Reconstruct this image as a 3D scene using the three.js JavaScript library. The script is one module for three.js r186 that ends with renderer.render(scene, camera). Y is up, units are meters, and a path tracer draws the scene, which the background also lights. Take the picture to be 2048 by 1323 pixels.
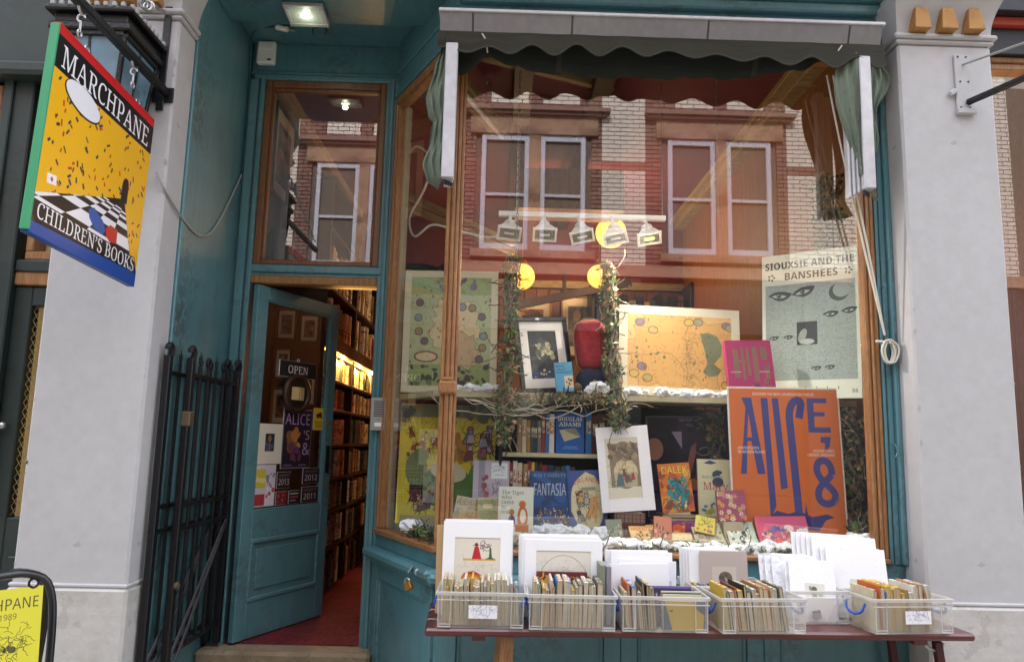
import * as THREE from 'three';
import { mergeGeometries } from 'three/addons/utils/BufferGeometryUtils.js';

// ---------- camera, sky, sun, exposure ----------
const D2R = Math.PI / 180;
const scene = new THREE.Scene();
const camera = new THREE.PerspectiveCamera(47.6, 1024 / 661, 0.05, 400);
camera.position.set(0, 1.62, 3.85);
camera.rotation.set(8.4 * D2R, -0.9 * D2R, 1.4 * D2R, 'YXZ');

const skyTex = (() => {                                   // even overcast sky, brighter towards the zenith
  const W = 64, H = 32, d = new Float32Array(W * H * 4);
  for (let r = 0; r < H; r++) {
    const e = ((r + 0.5) / H - 0.5) * Math.PI, s = Math.max(0, Math.sin(e));
    const l = e > 0 ? (1 + 2 * s) / 3 : 0.3;
    for (let c = 0; c < W; c++) d.set([l * 0.93, l, l * 1.12, 1], (r * W + c) * 4);
  }
  const t = new THREE.DataTexture(d, W, H, THREE.RGBAFormat, THREE.FloatType);
  t.mapping = THREE.EquirectangularReflectionMapping; t.magFilter = THREE.LinearFilter; t.needsUpdate = true;
  return t;
})();
scene.background = skyTex; scene.environment = skyTex;
scene.backgroundIntensity = 1.55; scene.environmentIntensity = 1.55;
const sun = new THREE.DirectionalLight(0xfff8f0, 2.6);   // hazy sun behind the shop row: it lights the far side of the street
sun.position.set(-4, 22, -12); sun.target.position.set(0.5, 5, 8);
sun.castShadow = true; sun.shadow.radius = 12; sun.shadow.mapSize.set(2048, 2048);
Object.assign(sun.shadow.camera, { left: -14, right: 14, top: 14, bottom: -14, near: 0.5, far: 60 });
scene.add(sun, sun.target);
const renderer = new THREE.WebGLRenderer({ antialias: true });
renderer.toneMapping = THREE.LinearToneMapping;
renderer.toneMappingExposure = 2.85;
renderer.shadowMap.enabled = true;

// ---------- helpers ----------
let seed = 7;
const rnd = () => { seed = (seed * 1664525 + 1013904223) >>> 0; return seed / 4294967296; };
const rr = (a, b) => a + (b - a) * rnd();
const pick = (a) => a[Math.floor(rnd() * a.length)];
const V = (x, y, z) => new THREE.Vector3(x, y, z);
const used = {};
const numbered = (n) => { const k = used[n] = (used[n] ?? -1) + 1; return k ? n + '_' + String(k).padStart(3, '0') : n; };
const ord = (n) => n + (n % 100 > 10 && n % 100 < 14 ? 'th' : ['th', 'st', 'nd', 'rd'][n % 10] ?? 'th');

function metric(g) {                                      // uv in metres, by the way each face points
  const p = g.attributes.position, n = g.attributes.normal, uv = new Float32Array(p.count * 2);
  for (let i = 0; i < p.count; i++) {
    const ax = Math.abs(n.getX(i)), ay = Math.abs(n.getY(i)), az = Math.abs(n.getZ(i));
    if (ay >= ax && ay >= az) { uv[2 * i] = p.getX(i); uv[2 * i + 1] = p.getZ(i); }
    else if (ax >= az) { uv[2 * i] = p.getZ(i); uv[2 * i + 1] = p.getY(i); }
    else { uv[2 * i] = p.getX(i); uv[2 * i + 1] = p.getY(i); }
  }
  g.setAttribute('uv', new THREE.BufferAttribute(uv, 2));
  return g;
}
function flat(polys, out) {                               // polygons -> flat shaded geometry; each faces away from `out`
  const P = [], a = new THREE.Vector3(), b = new THREE.Vector3();
  for (const q of polys) {
    a.subVectors(q[1], q[0]); b.subVectors(q[2], q[0]); a.cross(b);
    const c = q.reduce((s, v) => s.add(v), new THREE.Vector3()).divideScalar(q.length);
    const r = out && a.dot(c.sub(out)) < 0 ? [...q].reverse() : q;
    for (let k = 1; k + 1 < r.length; k++) for (const v of [r[0], r[k], r[k + 1]]) P.push(v.x, v.y, v.z);
  }
  const g = new THREE.BufferGeometry();
  g.setAttribute('position', new THREE.Float32BufferAttribute(P, 3));
  g.computeVertexNormals();
  return metric(g);
}
function prism(pts, y0, y1) {                             // upright prism over a convex outline of [x, z]
  const c = pts.reduce((a, p) => [a[0] + p[0] / pts.length, a[1] + p[1] / pts.length], [0, 0]), lo = pts.map((p) => V(p[0], y0, p[1])), hi = pts.map((p) => V(p[0], y1, p[1]));
  return flat([lo, hi, ...pts.map((_, i) => { const j = (i + 1) % pts.length; return [lo[i], lo[j], hi[j], hi[i]]; })], V(c[0], (y0 + y1) / 2, c[1]));
}
const boxes = new Map();
function cbox(w, h, d, c = 0.004) {                       // box with chamfered edges, centred
  const key = [w, h, d, c].map((x) => x.toFixed(4)).join();
  if (boxes.has(key)) return boxes.get(key);
  c = Math.min(c, 0.3 * w, 0.3 * h, 0.3 * d);
  const H = [w / 2, h / 2, d / 2], at = (s, f) => V(...[0, 1, 2].map((k) => s[k] * (H[k] - (k === f ? 0 : c))));
  const polys = [], S = [-1, 1];
  for (let f = 0; f < 3; f++) {
    const [i, j] = [(f + 1) % 3, (f + 2) % 3];
    for (const s of S) {
      polys.push([[-1, -1], [1, -1], [1, 1], [-1, 1]].map(([a, b]) => { const v = []; v[f] = s; v[i] = a; v[j] = b; return at(v, f); }));
      for (const t of S) { const e = (k, fc) => { const v = []; v[i] = s; v[j] = t; v[f] = k; return at(v, fc); }; polys.push([e(-1, i), e(1, i), e(1, j), e(-1, j)]); }
    }
  }
  for (const x of S) for (const y of S) for (const z of S) polys.push([at([x, y, z], 0), at([x, y, z], 1), at([x, y, z], 2)]);
  const g = flat(polys, V(0, 0, 0));
  boxes.set(key, g);
  return g;
}
const B = (x0, x1, y0, y1, z0, z1, c) => metric(cbox(x1 - x0, y1 - y0, z1 - z0, c).clone().translate((x0 + x1) / 2, (y0 + y1) / 2, (z0 + z1) / 2));
const clean = (g) => { const q = g.index ? g.toNonIndexed() : g.clone(); for (const k of Object.keys(q.attributes)) if (!['position', 'normal', 'uv'].includes(k)) q.deleteAttribute(k); q.clearGroups(); return q; };
const mg = (list) => mergeGeometries(list.map(clean));
function tube(pts, r, seg = 24, rad = 6) { return new THREE.TubeGeometry(new THREE.CatmullRomCurve3(pts.map((p) => p.isVector3 ? p : V(...p))), seg, r, rad, false); }
function rod(a, b, r, rad = 8, r2 = r) {
  const A = V(...a), Bv = V(...b), l = A.distanceTo(Bv), g = new THREE.CylinderGeometry(r2, r, l, rad);
  g.translate(0, l / 2, 0).applyQuaternion(new THREE.Quaternion().setFromUnitVectors(V(0, 1, 0), Bv.clone().sub(A).normalize())).translate(...a);
  return g;
}
function barAlong(a, b, w, d, c = 0.003) {                // rectangular bar between two points
  const A = V(...a), Bv = V(...b), l = A.distanceTo(Bv), g = cbox(w, l, d, c).clone();
  g.translate(0, l / 2, 0).applyQuaternion(new THREE.Quaternion().setFromUnitVectors(V(0, 1, 0), Bv.clone().sub(A).normalize())).translate(...a);
  return g;
}
function mesh(name, geo, mat, parent, label) {
  const m = new THREE.Mesh(geo, mat);
  m.name = parent ? name : numbered(name); m.castShadow = m.receiveShadow = true;
  if (label) m.userData.label = label;
  (parent ?? scene).add(m);
  return m;
}
function tag(o, label, category, group, kind) {
  if (label) o.userData.label = label;
  if (category) o.userData.category = category;
  if (group) o.userData.group = group;
  if (kind) o.userData.kind = kind;
  return o;
}
function thing(name, label, category, pos = [0, 0, 0], group) {
  const o = new THREE.Group(); o.name = numbered(name); scene.add(o); o.position.set(...pos);
  return tag(o, label, category, group);
}
const stuff = (o) => { o.userData.kind = 'stuff'; return o; };
const struct = (name, geo, mat) => tag(mesh(name, geo, mat), null, null, null, 'structure');

// ---------- textures ----------
function fbm(N, f0, oct, sd, sx = 1, sy = 1) {            // tiling value noise, 0..1
  const out = new Float32Array(N * N); let amp = 1, tot = 0;
  for (let o = 0; o < oct; o++, amp *= 0.5) {
    const fx = Math.max(1, Math.round(f0 * sx * 2 ** o)), fy = Math.max(1, Math.round(f0 * sy * 2 ** o)), L = new Float32Array(fx * fy);
    let s = sd * 7919 + o * 104729 + 1;
    for (let i = 0; i < L.length; i++) { s = (s * 1664525 + 1013904223) >>> 0; L[i] = s / 4294967296; }
    for (let y = 0; y < N; y++) {
      const v = y / N * fy, y0 = Math.floor(v), b = v - y0, tb = b * b * (3 - 2 * b), r0 = (y0 % fy) * fx, r1 = ((y0 + 1) % fy) * fx;
      for (let x = 0; x < N; x++) {
        const u = x / N * fx, x0 = Math.floor(u), a = u - x0, ta = a * a * (3 - 2 * a), c0 = x0 % fx, c1 = (x0 + 1) % fx;
        out[y * N + x] += amp * ((L[r0 + c0] * (1 - ta) + L[r0 + c1] * ta) * (1 - tb) + (L[r1 + c0] * (1 - ta) + L[r1 + c1] * ta) * tb);
      }
    }
    tot += amp;
  }
  for (let i = 0; i < out.length; i++) out[i] /= tot;
  return out;
}
function dataTex(N, fn, srgb = true, rep = 1) {
  const d = new Uint8Array(N * N * 4);
  for (let i = 0; i < N * N; i++) { const c = fn(i, i % N, Math.floor(i / N)); const q = typeof c === 'number' ? [c, c, c] : c; for (let k = 0; k < 3; k++) d[4 * i + k] = Math.max(0, Math.min(255, q[k] * 255)); d[4 * i + 3] = 255; }
  const t = new THREE.DataTexture(d, N, N); t.wrapS = t.wrapT = THREE.RepeatWrapping; t.magFilter = THREE.LinearFilter;
  if (srgb) t.colorSpace = THREE.SRGBColorSpace;
  t.repeat.set(rep, rep); t.needsUpdate = true;
  return t;
}
const nA = fbm(512, 4, 7, 1), nB = fbm(512, 5, 6, 2), nF = fbm(512, 48, 3, 3), nG = fbm(512, 3, 6, 4, 14, 1), nK = fbm(512, 24, 4, 9);
const T = {};
T.mottle = dataTex(512, (i) => 0.9 + 0.16 * (nA[i] - 0.5) + 0.1 * (nF[i] - 0.5), true, 0.7);
T.stucco = dataTex(512, (i) => { const k = nA[i] * 0.5 + nB[i] * 0.5, s = (nK[i] > 0.8 && nB[i] > 0.56 ? 0.1 : 0) - 0.05 * (nF[i] - 0.5); return [0.955 + 0.05 * (k - 0.5) - s, 0.95 + 0.055 * (k - 0.5) - s, 0.955 + 0.05 * (k - 0.5) - s * 1.1]; }, true, 0.45);
T.grime = dataTex(512, (i) => { const s = Math.max(0, nB[i] - 0.54) * 0.45 + (nK[i] > 0.7 ? 0.06 : 0); return [0.97 - s + 0.06 * (nF[i] - 0.5), 0.96 - s * 1.05 + 0.06 * (nF[i] - 0.5), 0.95 - s * 1.2 + 0.06 * (nF[i] - 0.5)]; }, true, 0.6);
T.stain = dataTex(512, (i) => { const k = nA[i], s = Math.max(0, nB[i] - 0.5) * 0.7 + (nK[i] > 0.66 ? 0.09 : 0); return [0.93 - s + 0.1 * (k - 0.5), 0.91 - s * 1.05 + 0.1 * (k - 0.5), 0.87 - s * 1.1 + 0.1 * (k - 0.5)]; }, true, 0.8);
T.bumpFine = dataTex(512, (i) => nF[i], false, 2);
T.bumpSoft = dataTex(512, (i) => 0.6 * nB[i] + 0.4 * nF[i], false, 0.9);
T.rough = dataTex(512, (i) => 0.75 + 0.5 * (nB[i] - 0.5), false, 0.8);
T.paint = dataTex(512, (i) => {                           // brushed gloss paint with grubby patches and small chips
  const chip = nK[i] > 0.75 && nA[i] > 0.47;
  if (chip) return [1.0, 0.93, 0.86];
  const k = 0.92 + 0.16 * (nB[i] - 0.5) + 0.1 * (nG[i] - 0.5), dirt = nA[i] > 0.55 && nF[i] > 0.45 ? (nA[i] - 0.5) * 0.7 : 0;
  return [k - dirt * 0.4, k - dirt, k - dirt * 1.1];
}, true, 0.8);
const grain = (x) => (i) => { const k = 0.62 * nG[i] + 0.38 * (0.5 + 0.5 * Math.sin(nG[i] * 42)); return [0.8 + 0.34 * (k - 0.5), 0.76 + x * (k - 0.5), 0.7 + (x + 0.04) * (k - 0.5)]; };
T.woodV = dataTex(512, grain(0.42), true, 1.3);
T.woodH = T.woodV.clone(); T.woodH.rotation = Math.PI / 2; T.woodH.needsUpdate = true;
T.fabric = dataTex(256, (i, x, y) => { const k = nK[((y * 2) % 512) * 512 + (x * 2) % 512]; return 0.78 + 0.3 * (k - 0.5) + 0.05 * (((x >> 1) + (y >> 1)) & 1); }, true, 2.5);
T.carpet = dataTex(512, (i) => 0.7 + 0.5 * (nF[i] - 0.5) + 0.3 * (nA[i] - 0.5), true, 1.6);

function canvasTex(w, h, draw) {
  const c = document.createElement('canvas'); c.width = w; c.height = h;
  const x = c.getContext('2d'); draw(x, w, h); printNoise(x, w, h, Math.round(w * h / 110), 0.055);
  const t = new THREE.CanvasTexture(c); t.colorSpace = THREE.SRGBColorSpace; t.magFilter = THREE.LinearFilter;
  return t;
}
const txt = (x, s, px, py, size, col, font = 'sans-serif', al = 'center', maxW) => { x.font = size + 'px ' + font; x.textAlign = al; x.fillStyle = col; x.textBaseline = 'middle'; maxW ? x.fillText(s, px, py, maxW) : x.fillText(s, px, py); };
const fill = (x, col, ...r) => { x.fillStyle = col; x.fillRect(...r); };
const ell = (x, col, cx, cy, a, b, rot = 0) => { x.fillStyle = col; x.beginPath(); x.ellipse(cx, cy, a, b, rot, 0, 7); x.fill(); };
const poly = (x, col, pts) => { x.fillStyle = col; x.beginPath(); pts.forEach((p, i) => (i ? x.lineTo(...p) : x.moveTo(...p))); x.closePath(); x.fill(); };
function squiggle(x, col, n, w, h, len, lw = 1, x0 = 0, y0 = 0) {
  x.strokeStyle = col; x.lineWidth = lw;
  for (let i = 0; i < n; i++) {
    let a = x0 + rnd() * w, b = y0 + rnd() * h, t = rnd() * 7; x.beginPath(); x.moveTo(a, b);
    for (let k = 0; k < 8; k++) { t += rr(-0.9, 0.9); a += Math.cos(t) * len; b += Math.sin(t) * len; x.lineTo(a, b); }
    x.stroke();
  }
}
function blobs(x, cols, n, x0, y0, w, h, s0, s1) { for (let i = 0; i < n; i++) ell(x, pick(cols), x0 + rnd() * w, y0 + rnd() * h, rr(s0, s1), rr(s0, s1), rnd() * 3); }

function figs(x, cols, n, x0, y0, w, h, s0, s1) {          // crowd of small doll-like printed shapes with ink outlines
  for (let i = 0; i < n; i++) {
    const a = x0 + rnd() * w, b = y0 + rnd() * h, s = rr(s0, s1), t = rr(-0.4, 0.4); x.save(); x.translate(a, b); x.rotate(t);
    x.strokeStyle = 'rgba(40,30,30,0.75)'; x.lineWidth = Math.max(1, s * 0.08);
    const p = (c, f) => { x.fillStyle = c; x.beginPath(); f(); x.fill(); x.stroke(); };
    for (const k of [-1, 1]) { x.beginPath(); x.moveTo(k * s * 0.2, s * 0.5); x.lineTo(k * s * rr(0.2, 0.6), s * rr(1, 1.4)); x.moveTo(k * s * 0.3, -s * 0.2); x.lineTo(k * s * rr(0.6, 1.1), s * rr(-0.6, 0.4)); x.stroke(); }
    p(pick(cols), () => { x.moveTo(-s * 0.3, -s * 0.45); x.lineTo(s * 0.3, -s * 0.45); x.lineTo(s * rr(0.4, 0.7), s * 0.6); x.lineTo(-s * rr(0.4, 0.7), s * 0.6); x.closePath(); });
    p(pick(cols), () => x.ellipse(0, -s * 0.75, s * 0.3, s * 0.32, 0, 0, 7)); if (rnd() < 0.5) p(pick(cols), () => x.rect(-s * 0.3, -s * 1.3, s * 0.6, s * 0.3)); x.restore();
  }
}
function printNoise(x, w, h, n = 900, a = 0.16) { for (let i = 0; i < n; i++) { x.fillStyle = rnd() < 0.5 ? `rgba(30,25,25,${a * rnd()})` : `rgba(245,240,225,${a * rnd()})`; x.fillRect(rnd() * w, rnd() * h, rr(1, 7), rr(1, 4)); } }

// ---------- materials ----------
const col = (c) => new THREE.Color(c);
function std(c, rough = 0.6, o = {}) { return new THREE.MeshStandardMaterial({ color: col(c), roughness: rough, ...o }); }
function phy(c, rough = 0.5, o = {}) { return new THREE.MeshPhysicalMaterial({ color: col(c), roughness: rough, ...o }); }
const M = {
  teal: phy(0x5b8c96, 0.42, { map: T.paint, bumpMap: T.bumpSoft, bumpScale: 0.0016, clearcoat: 0.3, clearcoatRoughness: 0.25 }),
  white: std(0xc2c1c2, 0.75, { map: T.stucco, bumpMap: T.bumpSoft, bumpScale: 0.0012 }),
  plinth: std(0xc6c4c3, 0.8, { map: T.grime, bumpMap: T.bumpSoft, bumpScale: 0.004 }),
  tan: std(0xb98a4e, 0.75, { map: T.stain }),
  wood: phy(0xbd8c60, 0.4, { map: T.woodV, clearcoat: 0.35, clearcoatRoughness: 0.3 }),
  woodDark: phy(0x8f6138, 0.4, { map: T.woodV, clearcoat: 0.35, clearcoatRoughness: 0.3 }),
  woodH: phy(0xbd8c60, 0.4, { map: T.woodH, clearcoat: 0.35, clearcoatRoughness: 0.3 }),
  cream: std(0xcfc4a0, 0.7, { map: T.mottle }),
  glass: phy(0xffffff, 0, { transmission: 1, thickness: 0, ior: 1.9 }),
  doorGlass: phy(0xffffff, 0, { transmission: 1, thickness: 0, ior: 1.5 }),
  iron: phy(0x14151a, 0.42, { bumpMap: T.bumpFine, bumpScale: 0.002, map: T.mottle }),
  alu: std(0xd9d8de, 0.42, { map: T.mottle, metalness: 0.15 }),
  cassette: std(0x8d8b8c, 0.55, { map: T.mottle }),
  darkseam: std(0x3a3a3e, 0.8),
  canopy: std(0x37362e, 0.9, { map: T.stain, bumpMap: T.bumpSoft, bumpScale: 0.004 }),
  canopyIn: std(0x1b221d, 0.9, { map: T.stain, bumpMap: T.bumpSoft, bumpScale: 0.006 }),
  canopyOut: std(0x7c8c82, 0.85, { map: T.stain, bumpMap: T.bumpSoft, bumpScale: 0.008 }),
  stone: std(0x9a8b78, 0.85, { map: T.stain, bumpMap: T.bumpSoft, bumpScale: 0.012 }),
  pave: std(0xa8a49c, 0.85, { map: T.stain, bumpMap: T.bumpSoft, bumpScale: 0.004 }),
  carpet: std(0x8e2430, 0.95, { map: T.carpet, bumpMap: T.bumpFine, bumpScale: 0.004 }),
  maroon: std(0x742a3a, 0.7, { map: T.mottle }),
  orange: std(0xa0683a, 0.55, { map: T.woodV }),
  panel: std(0x86552f, 0.5, { map: T.woodV }),
  shelfDark: std(0x3a2418, 0.55, { map: T.woodH }),
  pale: std(0xb8a67c, 0.6, { map: T.woodH }),
  black: std(0x17171a, 0.5),
  blackGloss: phy(0x101013, 0.3, { clearcoat: 0.4 }),
  whitePlastic: std(0xecebe6, 0.45),
  greyPlastic: std(0x9c9b9a, 0.5),
  steel: std(0xb8b8b8, 0.35, { metalness: 0.9 }),
  brass: std(0xa8793c, 0.4, { metalness: 0.8, bumpMap: T.bumpFine, bumpScale: 0.001 }),
  card: std(0xf0eef0, 0.8), card2: std(0xe4dfd8, 0.85), page: std(0xd8c7a6, 0.9, { map: T.mottle }), page2: std(0xcbb592, 0.9, { map: T.mottle }),
  table: phy(0x6e2626, 0.32, { map: T.woodH, clearcoat: 0.5, clearcoatRoughness: 0.2 }),
  tub: phy(0xf7f6f4, 0.39, { transmission: 0.92, thickness: 0, ior: 1.45 }),
  tubEdge: phy(0xeceae8, 0.4, { transmission: 0.7, thickness: 0, ior: 1.45 }),
  blue: phy(0x1c55c0, 0.35),
  dgreen: phy(0x2b3836, 0.45, { map: T.paint, clearcoat: 0.2 }),
  twig: std(0x7d6f58, 0.9), twigPale: std(0xb3a488, 0.9), leafGreen: phy(0x6b8c4c, 0.7, { transmission: 0.3, thickness: 0 }), leafDark: phy(0x42603e, 0.65, { transmission: 0.25, thickness: 0 }), leafDry: phy(0xb4966a, 0.85, { transmission: 0.3, thickness: 0 }),
  cotton: std(0xf4f8fa, 0.98, { bumpMap: T.bumpFine, bumpScale: 0.003 }),
  rope: std(0xd6d2c6, 0.9),
  chain: std(0x8f8a80, 0.5, { metalness: 0.6 }),
};


// ---------- ground ----------
struct('pavement', B(-30, 30, -0.2, 0, -6, 9.6, 0.002), M.pave);

// ---------- building across the street (seen mirrored in the panes) ----------
{
  const bld = thing('brick_building', 'red and cream brick building with white sash windows, mirrored in the shop panes', 'building', [0, 0, 9.5]);
  const red = std(0x8c675c, 0.8, { map: T.mottle }), redAlt = std(0x977468, 0.8, { map: T.mottle }), creamB = std(0xd4c8bc, 0.35), sandstone = std(0xb08e7c, 0.8, { map: T.stain }), mortar = std(0x6f6258, 0.9), wframe = std(0xbcb9c4, 0.5), dark = std(0x14161a, 0.3), fascia = std(0x23282c, 0.5);
  mesh('wall', mg([B(-16, 16, 4.9, 11, 0.12, 0.5), B(-16, 16, 0, 4.9, 0.3, 0.5)]), mortar, bld);
  const rects = { red: [], cream: [], alt: [] };
  const bw = 0.235, bh = 0.076, jt = 0.011;
  for (let row = 0; row < 62; row++) {                    // courses laid zone by zone, so that piers and panels keep straight edges
    const y = 4.95 + row * (bh + jt) + bh / 2;
    for (let n = -2; n <= 2; n++) {
      const o = n * 3.61, runs = [];
      if (y > 5.06 && y < 8.06) runs.push(['red', -0.88, -0.56], ['red', 1.67, 1.87]);
      else if (y > 8.2 && y < 8.6) runs.push(['red', -0.88, -0.3], ['cream', -0.3, 0.45], ['red', 0.45, 0.72], ['cream', 0.72, 1.45], ['red', 1.45, 1.87]);
      else runs.push(['red', -0.88, 1.87]);
      runs.push([y > 6.85 && y < 7.04 ? 'red' : 'cream', 1.87, 2.73]);
      if (n === 2) runs.splice(0, 9, ['cream', -0.88, 2.73]);
      for (const [kd, a, b] of runs) for (let x = a - (row % 2) * 0.5 * (bw + jt); x < b - 0.02; x += bw + jt) {
        const kind = kd, p = Math.max(x, a) + jt / 2, q = Math.min(x + bw + jt, b) - jt / 2;
        if (q - p > 0.03) rects[kind === 'red' && rnd() < 0.4 ? 'alt' : kind].push([o + (p + q) / 2, y, (q - p) / bw]);
      }
    }
  }
  const bg = cbox(bw, bh, 0.06, 0.006);
  for (const [k, m] of [['red', red], ['alt', redAlt], ['cream', creamB]]) {
    const im = new THREE.InstancedMesh(bg, m, rects[k].length), mt = new THREE.Matrix4();
    rects[k].forEach(([x, y, f], i) => im.setMatrixAt(i, mt.makeScale(f, 1, 1).setPosition(x, y, 0.1 + rr(0, 0.004))));
    im.name = k === 'cream' ? 'cream_brickwork' : 'red_brickwork'; im.castShadow = im.receiveShadow = true; stuff(im); bld.add(im);
  }
  mesh('upper_storey_wall', B(-16, 16, 10.35, 11, 0.04, 0.2), red, bld);
  for (let n = -2; n <= 1; n++) {
    const o = n * 3.61;
    mesh('lintel', B(o - 0.68, o + 1.8, 7.52, 7.95, 0.02, 0.2), sandstone, bld);
    mesh('cornice', mg([B(o - 0.9, o + 2.02, 7.96, 8.04, -0.12, 0.2), B(o - 0.84, o + 1.96, 7.9, 7.96, -0.06, 0.2)]), redAlt, bld);
    mesh('mullion', B(o + 0.47, o + 0.69, 5.2, 7.52, 0.03, 0.2), sandstone, bld);
    mesh('sill', B(o - 0.62, o + 1.74, 5.05, 5.2, -0.06, 0.2), sandstone, bld);
    for (const [a, b] of [[-0.45, 0.47], [0.69, 1.56]]) {
      const w = new THREE.Group(); w.name = 'sash_window'; bld.add(w);
      mesh('window_frame', mg([B(o + a, o + a + 0.09, 5.2, 7.52, 0.06, 0.18), B(o + b - 0.09, o + b, 5.2, 7.52, 0.06, 0.18), B(o + a, o + b, 7.4, 7.52, 0.065, 0.175), B(o + a, o + b, 5.2, 5.34, 0.065, 0.175), B(o + a + 0.09, o + b - 0.09, 6.28, 6.34, 0.07, 0.17)]), wframe, w);
      mesh('pane', B(o + a + 0.05, o + b - 0.05, 5.3, 7.45, 0.13, 0.14), dark, w);
      mesh('blind', B(o + a + 0.1, o + b - 0.1, 6.36 + 0.5 * ((n * 3 + Math.round(a) + 13) % 3) / 3, 7.4, 0.121, 0.128), std(0x54505a, 0.7), w); mesh('curtain', B(o + a + 0.1, o + a + 0.1 + 0.14 + 0.1 * (Math.abs(n) % 2), 5.34, 6.28, 0.121, 0.128), std(0x6a6468, 0.8), w);
    }
  }
  mesh('string_course', B(-16, 16, 4.72, 4.94, -0.14, 0.3), sandstone, bld);
  mesh('shop_fascia', B(-16, 16, 3.7, 4.71, 0, 0.3), fascia, bld);
  mesh('shop_window', B(-16, 16, 0.75, 3.69, 0.16, 0.29), std(0x202325, 0.15), bld);
  mesh('stall_riser', B(-16, 16, 0, 0.74, 0.02, 0.29), fascia, bld);
  for (let n = -3; n <= 4; n++) mesh('pilaster', B(n * 3.61 + 2.05, n * 3.61 + 2.6, 0, 4.7, -0.1, 0.3), fascia, bld);
}

// ---------- room behind the shopfront ----------
struct('wall_left', mg([B(-2.1, -1.775, 0.1, 4.6, -5.0, -1.21)]), std(0x40302a, 0.6, { map: T.woodV }));
struct('wall_right', B(2.17, 2.36, 0.1, 4.6, -5.0, -0.26), M.orange);
{
  const back = struct('wall_back', B(-2.1, 2.36, 0.1, 4.6, -5.1, -4.9), M.maroon);
  for (let k = 0; k < 27; k++) mesh('plank', B(-1.77 + k * 0.146, -1.77 + k * 0.146 + 0.141, 1.2, 3.42, -4.9, -4.875, 0.006), k % 3 ? M.panel : M.orange, back);
  mesh('picture_rail', B(-1.77, 2.17, 3.43, 3.52, -4.9, -4.83), M.pale, back);
}
struct('ceiling', mg([B(-2.1, -0.66, 4.3, 4.6, -5.0, -1.165), prism([[-0.66, -5], [2.36, -5], [2.36, -0.24], [-0.25, -0.24], [-0.66, -1.0]], 4.3, 4.6)]), M.maroon);
struct('floor', B(-2.1, 2.36, 0.1, 0.345, -5.0, -1.07), M.carpet);
{
  const beams = [];
  for (const x of [0.12, 0.7]) beams.push(B(x - 0.07, x + 0.07, 4.16, 4.3, -4.9, -0.3));
  for (const g of beams) tag(mesh('ceiling_beam', g, M.shelfDark), beams.indexOf(g) ? 'dark ceiling beam on the side of the tall band poster' : 'dark ceiling beam on the side of the shop door', 'beam', null, 'structure');
  tag(mesh('cornice', mg([B(2.05, 2.17, 4.18, 4.299, -4.85, -0.3), B(2.0, 2.05, 4.25, 4.299, -4.85, -0.3)]), M.pale), null, null, null, 'structure');
  tag(mesh('cornice', B(-1.775, -1.68, 4.18, 4.299, -4.85, -1.2), M.pale), null, null, null, 'structure');
  tag(mesh('bulkhead', B(0.1, 1.1, 3.72, 4.1, -3.1, -2.7), M.orange), null, null, null, 'structure');
}
// storeys above the shop
{
  const up = thing('upper_storeys', 'rendered upper storeys above the shop row, out of the picture', 'building');
  mesh('wall', mg([B(-9, 9, 4.62, 10, -0.6, -0.1), B(-9, 9, 4.62, 4.9, -5.1, -0.6)]), M.plinth, up);
}

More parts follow.
